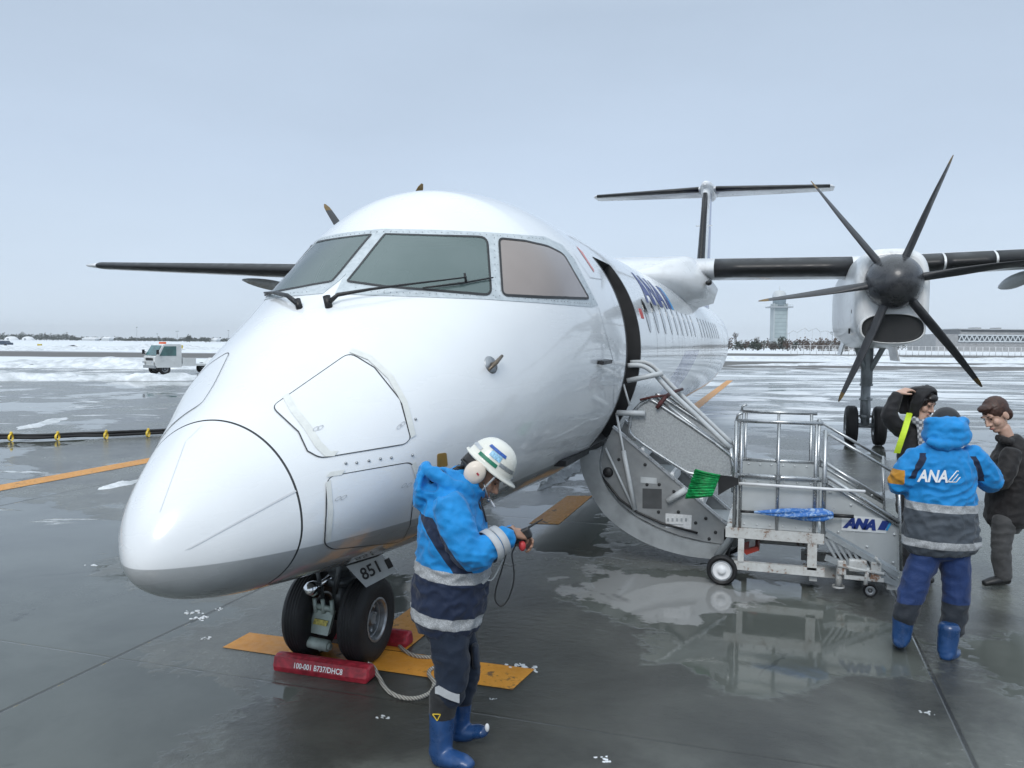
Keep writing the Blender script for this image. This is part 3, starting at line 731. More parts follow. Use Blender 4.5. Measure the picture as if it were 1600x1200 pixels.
# frame joints round the rear cabin
m = MB()
for yy in (9.6, 15.4, 20.2): m = MB(); skin_strip(m, [(yy, t*VS) for t in np.linspace(-2.9, 2.9, 60)], .012, .003); m.build('skin_joint', MT['line'], FUS)
for yy in np.arange(6.55, 19.5, .76):
    for sg in (1, -1): m = MB(); skin_strip(m, [(yy+.33, t*VS*sg) for t in np.linspace(1.28, 1.62, 8)], .010, .003); m.build('skin_joint', MT['line'], FUS)
# cabin windows, each its own part
WG = simple('cabin_window_glass', (.022, .026, .032), .08, var=.2, coat=.4); CW = simple('cabin_window_ring', (.62, .65, .67), .4, .2, var=.1)
proto = {}
for k in range(18):
    yw = 6.42+.68*k
    if 12.2 < yw < 12.6: continue
    for fl in (False, True):
        P = [(yw+.125*math.cos(a), 1.27*VS+.175*math.sin(a)) for a in np.linspace(0, 2*math.pi, 20, endpoint=False)]
        mm = MB(); skin_fill(mm, P, .0045, flip=fl, step=.1); mm.build('cabin_window', WG, FUS)
# company name along the cabin, above the windows
vs, fs = text2d('ANA', 1.0, .32, .035); W_ = max(v[0] for v in vs)
vs, fs = chop(vs, fs, .12)
kx = 1.95/W_; kz = .36/.69; A = np.array(vs); TH_ = np.arccos(np.clip((2.55-ZC+A[:, 1]*kz)/RAD, -1, 1))
for fl in (False, True):
    m = MB(); X = surf(6.85+((W_-A[:, 0]) if fl else A[:, 0])*kx, -TH_ if fl else TH_, .004); m.add([tuple(x) for x in X], fs, 0, True); nmo = m.build('airline_name', MT['navyink'], FUS)
    for k_, (a, b) in enumerate(((8.95, 9.3), (9.34, 9.55))):
        m = MB(); skin_fill(m, [(yy, math.acos((z_-ZC)/RAD)*VS) for yy, z_ in dens([(a, 2.55), (b, 2.55), (b+.25, 2.89), (a+.25, 2.89)], .1)], .004, flip=fl, skirt=False); m.build('name_stripe', MT['skyink'] if k_ else MT['navyink'], FUS)
# ------------------------------------------------------------------ wings
def airfoil(c, t, n=18):
    P = []
    for i in range(2*n):
        a = 2*math.pi*i/(2*n); xx = (1+math.cos(a))/2
        yt = 5*t*(.2969*math.sqrt(xx)-.126*xx-.3516*xx**2+.2843*xx**3-.1036*xx**4)
        P.append((xx*c, (yt if a <= math.pi else -yt)*c+.02*c*(1-(2*xx-1)**2)))
    return P
def wsec(x, yle, z, c, t): return [Vector((x, yle+a, z+b)) for a, b in airfoil(c, t)]
WST = [(.3, 13.35, 3.5, 2.65, .16), (4.4, 13.35, 3.48, 2.65, .16), (9.3, 13.62, 3.70, 2.05, .15), (13.6, 13.9, 3.89, 1.5, .13), (14.1, 14.1, 3.92, 1.15, .10), (14.22, 14.35, 3.92, .8, .05)]
def wval(x):
    xs = [q[0] for q in WST]; return [float(np.interp(x, xs, [q[k] for q in WST])) for k in range(1, 5)]
for sx in (1, -1):
    m = MB(); secs = [wsec(*q) for q in WST]
    m.loft([[Vector((p.x*sx, p.y, p.z)) for p in s_] for s_ in secs], 0, True)
    wing = m.build('wing', AW, PLANE)
    for a, b in ((1.5, 3.95), (5.02, 5.44), (5.48, 6.26), (6.30, 13.6)):
        mm = MB(); rr = []
        for x in np.linspace(a, b, 6):
            yle, z, c, t = wval(x); P = [q for q in airfoil(c, t, 40) if q[0] < c*.125]
            cy, cz = .06*c, .02*c*(1-(2*.06-1)**2)
            rr.append([Vector((x*sx, yle+cy+(q[0]-cy)*1.0-.006, z+cz+(q[1]-cz)*1.03)) for q in P])
        mm.loft(rr, 0, True); mm.build('deicing_boot', MT['boot'], wing)
    for x in (6.98, 9.35):
        yle, z, c, t = wval(x); mm = MB(); rr = []
        for k in range(13):
            q = k/12; s_ = math.sin(math.pi*min(.02+q*.96, 1))**.6; rr.append([Vector((x*sx+.14*s_*math.cos(a), yle+.35+q*2.6, z-.23-.10*q+.13*s_*math.sin(a))) for a in np.linspace(0, 2*math.pi, 14, endpoint=False)])
        mm.loft(rr, 0, True); mm.build('flap_fairing', MT['palegrey'], wing)
# fairing that carries the wing over the fuselage
m = MB(); rr = []
for yy, hw, zt, k in smooth_pts([q for q in ((11.6, .35, 3.30, .2), (12.0, .8, 3.42, .5), (12.5, 1.12, 3.58, .8), (13.0, 1.34, 3.68, 1), (13.5, 1.46, 3.74, 1), (14.5, 1.48, 3.76, 1), (15.5, 1.46, 3.68, 1), (16.3, 1.3, 3.5, .8), (17.2, .7, 3.34, .4))], 4):
    ring = []
    for a in np.linspace(-1, 1, 25):                      # top, rounded, down to the flank
        xx = hw*math.copysign(abs(a)**.75, a); drop_ = (zt-2.93)*k*max(0, (abs(a)-.60)/.40)**2.0
        ring.append(Vector((xx if abs(a) < .9 else math.copysign(hw-.10*k*(abs(a)-.9)/.1, a), yy, zt-drop_)))
    ring += [Vector((.5*hw, yy, 2.75)), Vector((-.5*hw, yy, 2.75))]
    rr.append(ring)
m.loft(rr, 0, True); m.build('wing_fairing', AW, FUS)
for sx in (1,):
    p = Vector((1.43*sx, 13.12, 3.2)); m = MB(); m.ell(p, (.06, .09, .05)); m.build('landing_light', MT['black'], FUS)

# ------------------------------------------------------------------ engines
def sq_ring(cx, y, hw, zt, zb, e=4.2, n=64, cham=0):
    zc = (zt+zb)/2; hz = (zt-zb)/2; out_ = []
    for k in range(n):
        a = 2*math.pi*k/n; c_, s_ = math.cos(a), math.sin(a)
        ee = e if s_ < 0 else e*.8
        out_.append(Vector((cx+hw*math.copysign(abs(c_)**(2/ee), c_), y, zc+hz*math.copysign(abs(s_)**(2/ee), s_))))
    return out_
def nac_mat():
    s = NM('nacelle_paint'); x, y, z = s.xyz(); n2 = s.noise(2.2, 6, .65, sc=(2.5, .5, 1.2)); v = s.m('FRACT', s.m('MULTIPLY', y, .9))
    col = s.mix(s.ss(n2, .48, .78), (.76, .78, .79, 1), (.50, .51, .51, 1)); col = s.mix(s.m('MULTIPLY', s.slab(v, .0, .012, .003), .6), col, (.2, .2, .2, 1))
    s.set(col=col, rough=.34, coat=.4, crough=.1); return s.mat
NAC = nac_mat()
SPM = simple('spinner_paint', (.040, .042, .047), .3, var=.3, scale=7, coat=.35); BLM = simple('blade_paint', (.034, .036, .041), .42, var=.25, scale=5)
YEL = simple('blade_tip_paint', (.17, .105, .025), .5)
def blade_mb():
    m = MB(); rr = []; N = 22; r0, r1 = .30, 2.055
    for i in range(N+1):
        q = i/N; r_ = r0+(r1-r0)*q
        ch = float(np.interp(q, [0, .12, .35, .7, .9, .97, 1], [.155, .17, .21, .21, .185, .15, .06])); th = float(np.interp(q, [0, .12, .3, 1], [.11, .08, .045, .012]))
        be = R(float(np.interp(q, [0, .5, 1], [42, 28, 14]))); sw = .10*max(0, q-.55)**1.6*2.2
        ring = []
        for k in range(14):
            a = 2*math.pi*k/14; cx, cz = ch/2*math.cos(a)+sw, th/2*math.sin(a)*(1-.35*math.cos(a))
            ring.append(Vector((cx*math.sin(be)+cz*math.cos(be), cx*math.cos(be)-cz*math.sin(be), r_)))
        rr.append(ring)
    for i in range(N): m.loft(rr[i:i+2], 1 if i >= N-2 else 0, False)
    m.f.append([len(m.v)-14+i for i in range(14)]); m.m.append(1); m.sm.append(False)
    return m
RIMD = simple('dark_rim_metal', (.10, .105, .11), .45, .6, var=.3, scale=25)  # darker metal for the inner disc of the rims
def wheel(parent, c, r_, wd, rimr, ax=(1, 0, 0)):
    c = Vector(c); h = wd/2
    m = MB(); pr = [(rimr, -h*.82), (rimr+.02, -h*.95), (r_*.80, -h), (r_*.92, -h*.88), (r_*.975, -h*.62), (r_*.995, -h*.5)]
    for g_ in (-.36, -.12, .12, .36): pr += [(r_, h*(g_-.09)), (r_*.985, h*(g_-.04)), (r_*.985, h*(g_+.04)), (r_, h*(g_+.09))]
    pr += [(r_*.995, h*.5), (r_*.975, h*.62), (r_*.92, h*.88), (r_*.80, h), (rimr+.02, h*.95), (rimr, h*.82)]
    m.lathe(pr, c, ax, 56); t = m.build('tyre', MT['rubber'], parent)
    m = MB(); av = Vector(ax); p1 = av.orthogonal().normalized(); p2 = av.cross(p1)
    for sg in (-1, 1):
        pr = [(rimr+.006, .92), (rimr-.006, .94), (rimr-.014, .80), (rimr*.86, .42), (rimr*.82, .40), (rimr*.78, .08), (rimr*.48, -.02), (rimr*.40, .02), (rimr*.36, .46), (rimr*.24, .56), (0, .56)]
        m.lathe([(r__, h*z__*sg) for r__, z__ in pr], c, ax, 40, mis=[0, 0, 0, 0, 0, 1, 1, 1, 1, 0])
        for k in range(9):
            a = 2*math.pi*k/9; q = c+(p1*math.cos(a)+p2*math.sin(a))*rimr*.64; m.tube([q, q+av*h*.30*sg], .011*rimr/.13, 6)
    m.build('rim', [MT['steel'], RIMD], t); return t
blade_proto = None
for sx in (1, -1):
    cx = 4.4*sx; m = MB()
    ST = [(11.52, .44, 3.50, 2.40), (11.56, .50, 3.56, 2.26), (11.66, .545, 3.60, 2.16), (11.9, .56, 3.63, 2.10), (12.6, .575, 3.66, 2.05), (13.6, .58, 3.68, 2.02), (15.0, .58, 3.68, 2.0), (16.5, .60, 3.62, 2.12), (17.6, .42, 3.50, 2.5), (18.4, .15, 3.4, 2.95)]
    m.loft([sq_ring(cx, y, hw, zt, zb) for y, hw, zt, zb in ST], 0, True); nac = m.build('nacelle', NAC, PLANE)
    # oval chin intake: pale lip, dark mouth
    m = MB(); zc, hx, hz = 2.33, .45, .225
    def ov(k, y): return [Vector((cx+hx*k*math.copysign(abs(math.cos(a))**.8, math.cos(a)), y, zc+hz*k*math.copysign(abs(math.sin(a))**.8, math.sin(a)))) for a in np.linspace(0, 2*math.pi, 40, endpoint=False)]
    m.loft([ov(1.10, 11.66), ov(1.08, 11.50), ov(1.04, 11.46), ov(1.0, 11.47)], 0, False); lip = m.build('intake_lip', NAC, nac)
    m = MB(); m.loft([ov(1.0, 11.47), ov(.94, 11.50), ov(.88, 11.505)], 0, False); b0 = len(m.v); m.add(ov(.9, 11.508), [list(range(40))]); m.build('intake_mouth', MT['dark'], nac)
    m = MB(); m.box((cx-.58*sx if 0 else cx-.55, 12.05, 2.62), (.03, .06, .06)); m.box((cx-.56, 12.4, 2.3), (.03, .05, .09)); m.build('vent', MT['dark'], nac)
    # propeller
    hub = Vector((cx, 11.28, 3.06)); m = MB()
    m.lathe([(0, -.40), (.07, -.395), (.16, -.36), (.26, -.28), (.345, -.16), (.40, -.02), (.428, .10), (.432, .20), (.40, .235), (0, .235)], hub, (0, 1, 0), 48)
    PH = m.build('propeller_hub', SPM, PLANE)
    for k in range(6):
        t = R(21.5)+k*math.pi/3
        if blade_proto is None:
            bo = blade_mb().build('propeller_blade', [BLM, YEL], PH); blade_proto = bo
        else:
            bo = blade_proto.copy(); COL.objects.link(bo); bo.parent = PH
        bo.location = hub+Vector((0, .07, 0)); bo.rotation_euler = (0, t, 0)
    # main gear
    m = MB(); L = Vector((cx+.05, 15.7, 0)); m.tube([L+Vector((0, -.1, 2.3)), L+Vector((0, -.04, 1.25))], .115, 16); m.tube([L+Vector((0, -.04, 1.3)), L+Vector((0, 0, .42))], .085, 16)
    for zz_ in (1.25, .95, .6): m.lathe([(.09, -.03), (.13, -.02), (.13, .02), (.09, .03)], L+Vector((0, -.02, zz_)), (0, 0, 1), 16)
    m.tube([L+Vector((.0, -.02, 1.42)), L+Vector((-.32, -.5, 2.25))], .055, 10); m.tube([L+Vector((.0, -.02, 1.42)), L+Vector((.36, -.5, 2.25))], .055, 10); m.tube([L+Vector((-.32, -.5, 2.1)), L+Vector((.36, -.5, 2.1))], .04, 8)
    m.tube([L+Vector((0, .12, 1.2)), L+Vector((0, .9, 2.2))], .05, 8); m.tube([L+Vector((-.30, 0, .405)), L+Vector((.30, 0, .405))], .05, 12)
    m.tube([L+Vector((.05, -.12, 1.0)), L+Vector((.05, -.24, .75)), L+Vector((.04, -.09, .5))], .03, 8); m.tube([L+Vector((-.09, -.1, 1.9)), L+Vector((-.1, -.09, .55))], .014, 6)
    leg = m.build('main_landing_gear', MT['greypaint'], PLANE)
    m = MB(); m.prism([L+Vector((.42, -.6, 2.15)), L+Vector((.52, -.6, 1.75)), L+Vector((.5, .5, 1.75)), L+Vector((.42, .5, 2.15))], (.03, 0, 0)); m.build('gear_door', NAC, nac); m = MB(); m.prism([L+Vector((-.42, -.2, 2.15)), L+Vector((-.50, -.2, 1.85)), L+Vector((-.5, .8, 1.85)), L+Vector((-.42, .8, 2.15))], (-.03, 0, 0)); m.build('gear_door', NAC, nac)
    for q in (-.27, .27): wheel(leg, L+Vector((q, 0, .405)), .405, .24, .2)

# ------------------------------------------------------------------ tail
def fin_mat():
    s = NM('fin_paint'); x, y, z = s.xyz(); le = s.m('SUBTRACT', y, s.m('MULTIPLY', s.m('SUBTRACT', z, 3.2), .52)); n1 = s.noise(2, 4)
    s.set(col=s.mix(s.ss(le, 27.35, 27.37), (.76, .79, .81, 1), (.02, .05, .24, 1)), rough=s.ss(n1, .3, .7, .25, .35), coat=.5); return s.mat
m = MB(); rr = []
for z_, yle, c, t in ((2.9, 26.6, 5.2, .10), (3.2, 26.75, 4.9, .10), (5.5, 27.95, 3.75, .11), (7.9, 29.2, 2.7, .12)):
    rr.append([Vector((b-.02*c*(1-(2*a/c-1)**2), yle+a, z_)) for a, b in airfoil(c, t)])
m.loft(rr, 0, True); fin = m.build('tail_fin', fin_mat(), PLANE)
m = MB(); rr = []
for z_ in np.linspace(3.5, 7.7, 5):
    yle = 26.75+(z_-3.2)*.5213; c = 4.9-(z_-3.2)*.468; t = .105
    P = [q for q in airfoil(c, t, 40) if q[0] < c*.055]; rr.append([Vector(((b-.02*c*(1-(2*a/c-1)**2))*1.06, yle+a-.012, z_)) for a, b in P])
m.loft(rr, 0, True); m.build('deicing_boot', MT['boot'], fin)
m = MB(); m.prism([(-.30, 28.9, 6.42), (.30, 28.9, 6.42), (.30, 28.95, 6.45), (-.30, 28.95, 6.45)], (0, .0, .02)); m.build('vortex_fence', MT['palegrey'], fin)
m = MB(); rr = []
for k in range(17):
    q = k/16; s_ = (math.sin(math.pi*min(q*.98+.015, 1)))**.55; rr.append([Vector((.31*s_*math.cos(a), 29.0+q*3.6, 8.02+.30*s_*math.sin(a))) for a in np.linspace(0, 2*math.pi, 20, endpoint=False)])
m.loft(rr, 0, True); m.build('tail_bullet', AW, PLANE)
for sx in (1, -1):
    TS = [(.1, 29.9, 7.99, 2.1, .12), (4.5, 30.75, 8.04, 1.25, .11), (4.63, 31.0, 8.04, .9, .06)]
    m = MB(); m.loft([[Vector((p.x*sx, p.y, p.z)) for p in wsec(*q)] for q in TS], 0, True); st = m.build('tailplane', AW, PLANE)
    m = MB(); rr = []
    for x in np.linspace(.32, 4.45, 4):
        f_ = (x-.1)/4.4; yle, z_, c = 29.9+.85*f_, 7.99+.05*f_, 2.1-.85*f_
        P = [q for q in airfoil(c, .12, 40) if q[0] < c*.13]; rr.append([Vector((x*sx, yle+a-.008, z_+b*1.05)) for a, b in P])
    m.loft(rr, 0, True); m.build('deicing_boot', MT['boot'], st)

# ------------------------------------------------------------------ nose gear
NX, NY = .0, 1.88
m = MB(); m.tube([(NX, NY+.02, .95), (NX, NY+.01, .50)], .075, 16); m.tube([(NX, NY+.01, .52), (NX, NY, .26)], .052, 16); m.lathe([(.055, -.02), (.10, -.015), (.10, .03), (.055, .04)], (NX, NY+.01, .50), (0, 0, 1), 16)
m.tube([(NX-.22, NY, .28), (NX+.22, NY, .28)], .035, 10)
m.lathe([(.10, -.03), (.115, 0), (.10, .03)], (NX, NY+.01, .62), (0, 0, 1), 16)
m.tube([(NX-.1, NY-.02, .62), (NX-.17, NY-.02, .62), (NX-.17, NY-.02, .75)], .035, 8); m.tube([(NX+.1, NY-.03, .60), (NX+.16, NY-.03, .58), (NX+.16, NY-.02, .78)], .03, 8)
m.tube([(NX+.02, NY-.1, .45), (NX+.06, NY-.12, .60), (NX+.05, NY-.06, .75)], .018, 8); m.tube([(NX-.06, NY-.1, .40), (NX-.09, NY-.12, .58), (NX-.07, NY-.06, .75)], .014, 8)
m.box((NX, NY+.0, .72), (.36, .2, .12)); m.tube([(NX, NY+.08, .5), (NX, NY+.7, .9)], .035, 8)
ng = m.build('nose_landing_gear', MT['steel'] if 0 else simple('gear_metal', (.10, .11, .115), .4, .4, var=.35, scale=16), PLANE)
GG = simple('gear_link_paint', (.42, .50, .46), .45, .1, var=.15, scale=18)
m = MB()
pt = [Vector((-.105, 1.745, .345)), Vector((.03, 1.745, .335)), Vector((.005, 1.715, .195)), Vector((-.135, 1.715, .205))]
m.prism(pt, (0, .035, .005)); m.tube([(-.20, 1.705, .155), (.02, 1.705, .135)], .036, 14); m.tube([(-.215, 1.705, .157), (.035, 1.705, .133)], .022, 10)
m.tube([(-.09, 1.745, .37), (.02, 1.745, .36)], .018, 8)
for q in (-.095, -.035, .03): m.tube([(q, 1.74, .33), (q-.005, 1.735, .42)], .014, 8)
for q in (-.15, -.04): m.tube([(q, 1.70, .15), (q, 1.70, .10)], .009, 6)
tl = m.build('torque_link', GG, ng)
m = MB(); m.prism([Vector((-.09, 1.722, .295)), Vector((.005, 1.722, .288)), Vector((-.005, 1.715, .255)), Vector((-.10, 1.715, .262))], (0, .006, 0)); m.build('warning_label', simple('label_yellow', (.55, .48, .12), .5, scale=60, var=.4), ng)
m = MB(); m.lathe([(0, -.052), (.03, -.044), (.046, -.02), (.05, .01), (.046, .06), (.03, .09), (0, .09)], (-.10, 1.70, .49), (.15, 1, -.1), 20); m.tube([(-.095, 1.74, .49), (NX, NY, .56)], .02, 8); m.build('taxi_light', MT['chrome'], ng)
for q in (-.195, .195): wheel(ng, (NX+q, NY, .278), .278, .168, .135)
# plate door with the tail number, hanging on the right of the leg
pl = [Vector(V(*q, 1.72)) for q in ((541, 885), (572, 918), (621, 892), (596, 868))]
m = MB(); m.prism(pl, (0, .012, 0)); gd = m.build('nose_gear_door', MT['palegrey'], PLANE)
ex = (pl[2]-pl[1]).normalized(); ey = Vector((-ex.z, 0, ex.x)); m = MB(); add_text(m, '851', .105, pl[1]+ex*.010+ey*.045+Vector((0, -.004, 0)), ex, ey, offset=.002); 
add_ = pl[2]-ex*.048+ey*.035+Vector((0, -.003, 0)); m.add([add_, add_+ex*.04, add_+ex*.04+ey*.06, add_+ey*.06], [(0, 1, 2, 3)]); m.build('door_number', MT['ink'], gd)
# open belly bay edge
m = MB(); m.box((NX, NY+.35, .70), (.42, 1.0, .10)); m.build('gear_bay', MT['dark'], PLANE)
# ------------------------------------------------------------------ folding airstair: part of the aeroplane
YN, YF = 4.86, 5.52                          # near and far side of the stair
def Q(px, py, y=YN): return V(px, py, y)
STM = simple('stair_panel_paint', (.27, .285, .295), .42, .25, var=.14, scale=5, bump=.06)
RAIL = simple('rail_tube', (.42, .44, .455), .30, .8, var=.12, scale=12)
stair = empty('airstair', (1.2, 5.2, 1.1), None, None)
stair.parent = PLANE; ORG[stair] = Vector((1.2, 5.2, 1.1))
outer = [(908, 706), (911, 735), (926, 770), (945, 800), (975, 826), (1010, 846), (1045, 859), (1085, 868), (1128, 872)]
inner = [(942, 700), (938, 728), (948, 758), (968, 786), (995, 808), (1030, 826), (1062, 838), (1100, 847), (1140, 852)]
def door_rings(o_px, i_px, y0, y1):
    o_ = smooth_pts([Q(*p) for p in o_px]); i_ = smooth_pts([Q(*p) for p in i_px]); return [[Vector((a.x, y0, a.z)), Vector((a.x, y1, a.z)), Vector((b.x, y1, b.z)), Vector((b.x, y0, b.z))] for a, b in zip(o_, i_)]
m = MB(); m.loft(door_rings(outer, inner, YN-.06, YN+.0), 0, True, smooth=False); m.loft(door_rings(outer, inner, YF, YF+.06), 0, True, smooth=False); m.build('door_edge', simple('door_edge_paint', (.33, .355, .37), .4, .3, var=.15, scale=6), stair)
o_ = smooth_pts([Q(*p) for p in outer]); i_ = [p.lerp(q, .35) for p, q in zip(o_, smooth_pts([Q(*p) for p in inner]))]
m = MB(); m.loft([[Vector((a.x, YN, a.z)), Vector((a.x, YF, a.z)), Vector((b.x, YF, b.z)), Vector((b.x, YN, b.z))] for a, b in zip(o_, i_)], 0, True, smooth=False); m.build('door_shell', AW, stair)
side_px = [(958, 668), (1145, 829), (1135, 851), (1100, 846), (1062, 837), (1030, 825), (995, 807), (968, 785), (948, 757), (939, 728), (943, 700)]
for y0 in (YN, YF-.02):
    m = MB(); m.prism([Vector((Q(*p).x, y0, Q(*p).z)) for p in side_px], (0, .02, 0)); sp_ = m.build('side_panel', STM, stair)
    a, b = Q(958, 668), Q(1146, 829); m = MB(); m.bar((a.x, y0+.005, a.z+.01), (b.x, y0+.005, b.z+.01), .045, .022); m.build('stringer_edge', MT['alu'], sp_)
    if y0 == YN:
        def plate(px, nm, mt, yo=-.004, th=.004):
            q = MB(); q.prism([Vector((Q(*p).x, YN+yo, Q(*p).z)) for p in px], (0, th, 0)); return q.build(nm, mt, sp_)
        plate([(1004, 763), (1034, 764), (1034, 795), (1004, 794)], 'step_recess', simple('recess_grey', (.07, .075, .08), .5))
        plate([(1001, 745), (1026, 747), (1026, 756), (1001, 754)], 'placard', MT['palegrey'])
        pc = plate([(1040, 802), (1081, 805), (1080, 827), (1040, 825)], 'placard', simple('placard_white', (.62, .64, .66), .5, var=.1, scale=40))
        q = MB()
        for k in range(5): x0 = Q(1044+k*7, 812); q.box((x0.x, YN-.007, x0.z), (.018, .003, .03))
        for k in range(2): x0 = Q(1056, 819+k*4); q.box((x0.x, YN-.007, x0.z), (.14, .003, .005))
        q.build('placard_print', MT['greypaint'], sp_)
        q = MB()
        for p in ((1008, 726), (967, 718), (1053, 768), (1087, 817), (1103, 810), (1108, 842), (1060, 800), (1030, 757), (1011, 757), (1029, 800), (984, 758), (1118, 832)): q.lathe([(0, -.008), (.014, -.008), (.016, 0)], (Q(*p).x, YN-.0, Q(*p).z), (0, 1, 0), 10)
        q.build('bolt', MT['dark'], sp_)
# treads with pale nosings
TP = [(1012, 716), (1066, 757), (1113, 795), (1141, 815)]
for k, p in enumerate(((996, 702), (1042, 741), (1088, 780), (1131, 817))):
    a = Q(*p); m = MB(); m.box((a.x-.09, (YN+YF)/2, a.z-.015), (.26, YF-YN-.05, .028)); t = m.build('tread', MT['greypaint'], stair)
    m = MB(); m.box((a.x+.045, (YN+YF)/2, a.z+.004), (.03, YF-YN-.05, .018)); m.box((a.x+.055, (YN+YF)/2, a.z-.05), (.012, YF-YN-.05, .085)); m.build('tread_nosing', MT['whitepaint'], t)
m = MB(); a = Q(1118, 838); m.box((a.x+.1, (YN+YF)/2, a.z-.05), (.05, YF-YN, .25)); m.build('riser', MT['dark'], stair)
# hand rails: a pair of long tubes from the cabin wall, and the lower frame that holds the wind panel
for y0, pts in ((YN+.02, [(981, 571), (1000, 571), (1014, 577), (1026, 588), (1048, 612), (1090, 651), (1141, 700)]), (YF-.02, [(985, 566), (1006, 566), (1020, 572), (1034, 586), (1062, 615), (1100, 651), (1143, 692)])):
    m = MB(); m.tube(smooth_pts([V(*p, y0) for p in pts], 4), .022, 10); m.build('hand_rail', MT['palegrey'], stair)
def net_mat():
    s = NM('frosted_wind_panel'); n1 = s.noise(70, 3, .7); n2 = s.noise(6, 4, .6)
    s.set(col=s.mix(s.ss(n1, .3, .65), (.36, .385, .40, 1), (.46, .485, .50, 1)), rough=.4, spec=.4, alpha=s.ss(n1, .3, .7, .66, .82)); return s.mat
NETM = net_mat()
for y0, of in ((YN+.015, (0, 0)), (YF-.015, (0, 0))):
    P = [(984, 664), (986, 650), (998, 634), (1010, 627), (1024, 629), (1140, 711), (1141, 745), (1085, 741), (1060, 730), (990, 683)]
    W3 = [Vector((V(a, b, YN).x, y0, V(a, b, YN).z)) for a, b in P]
    L3 = smooth_pts(W3+[W3[0]], 4)
    m = MB(); m.tube(L3[:-1], .017, 8, closed=True); fr_ = m.build('panel_rail', RAIL, stair)
    m = MB(); m.prism(L3[:-1], (0, .006, 0)); m.build('wind_panel', NETM, fr_)
for y0 in (YN+.02, YF-.02):
    m = MB()
    def q_(px, py): p = V(px, py, YN); return Vector((p.x, y0, p.z))
    m.tube([q_(1141, 700), q_(1145, 730), q_(1146, 770)], .02, 8); m.tube([q_(1026, 622), q_(1141, 708)], .014, 8); m.build('rail_post', RAIL, stair)
def stay(pts, r_, mt=MT['palegrey'], y0=YN-.03, nm='stay'):
    m = MB(); m.tube([V(*p, y0) for p in pts], r_, 8); return m.build(nm, mt, stair)
stay([(980, 595), (1036, 583)], .024); stay([(964, 645), (1008, 646)], .026); stay([(974, 600), (984, 634)], .010); stay([(963, 645), (974, 705), (978, 708)], .012)
stay([(974, 704), (992, 797)], .022); stay([(946, 700), (990, 795)], .012); stay([(1043, 783), (1072, 765)], .03); stay([(1120, 869), (1153, 829)], .035, MT['greypaint'], YN-.05)
m = MB(); a, b = V(1026, 638, YN-.02), V(1066, 608, YF); m.tube([a, V(1032, 630, YN-.02), V(1040, 620, YN), V(1050, 613, 5.2), b], [.018, .022, .02, .018, .014], 8); m.tube([V(1000, 625, YN-.02), V(1020, 620, YN-.02), V(1040, 618, YN)], .012, 6); m.build('safety_strap', simple('strap_web', (.07, .02, .02), .7, var=.5, scale=30), stair)
m = MB(); m.tube([V(938, 742, YN-.03), V(968, 780, YN-.02), V(995, 800, YN-.02), V(1035, 818, YN-.02), V(1090, 833, YN-.02)], .012, 6); m.ell(V(950, 738, YN-.01), (.05, .03, .05)); m.build('cable', MT['black'], stair)

# ------------------------------------------------------------------ wheeled boarding ramp
RN, RF = 4.42, 5.46
def rust_mat():
    s = NM('rusty_white_steel'); n1 = s.noise(9, 6, .7); n2 = s.noise(40, 4, .7)
    f = s.ss(s.m('ADD', s.m('MULTIPLY', n1, .7), s.m('MULTIPLY', n2, .3)), .53, .62)
    s.set(col=s.mix(f, s.mix(s.ss(n1, .3, .6), (.62, .64, .64, 1), (.50, .51, .50, 1)), (.20, .10, .055, 1)), rough=s.ss(f, 0, 1, .4, .75)); s.bump(n2, .004, .4); return s.mat
RUST = rust_mat()
SHEET = simple('ramp_side_sheet', (.50, .53, .54), .36, .35, var=.08, scale=3, bump=.05, bscale=5)
ramp = empty('boarding_ramp', (2.9, 4.95, 0), 'wheeled white steel boarding ramp with silver railings beside the airplane stairs', 'boarding ramp')
def r3(px, py, y): p = V(px, py, RN); return Vector((p.x, y, p.z))
# deck
m = MB(); a, b = V(1150, 824, RN), V(1283, 833, RN); zd = .50
m.box(((a.x+b.x)/2, (RN+RF)/2, zd-.02), (b.x-a.x, RF-RN-.02, .035)); m.build('deck', MT['greypaint'], ramp)
XL, XR = 2.355, 3.045
m = MB()
for y in (RN, RF): m.box(((XL+XR)/2-.02, y, .455), (XR-XL+.10, .05, .085))
for x in (XL-.04, XR): m.box((x, (RN+RF)/2, .45), (.05, RF-RN-.06, .08))
for y in (RN, RF):
    m.box((2.415, y, .31), (.05, .05, .21)); m.box((2.985, y, .30), (.075, .05, .22)); m.box(((XL+XR)/2, y, .175), (XR-XL+.08, .05, .07))
m.box((2.9, RF-.3, .35), (.5, .04, .1)); m.box((2.5, 4.9, .35), (.05, .5, .15))
for y in (RN+.25, RF-.25): m.box((3.30, y, .12), (.75, .07, .09))
m.box((3.62, (RN+RF)/2, .10), (.10, .9, .08)); m.box((3.0, (RN+RF)/2, .12), (.06, RF-RN-.06, .07))
m.build('undercarriage', RUST, ramp)
m = MB(); m.prism([r3(1158, 868, 4.6), r3(1183, 862, 4.6), r3(1186, 868, 4.6), r3(1165, 875, 4.6)], (0, .3, 0)); m.build('red_lever', simple('lever_red', (.5, .06, .04), .5), ramp)
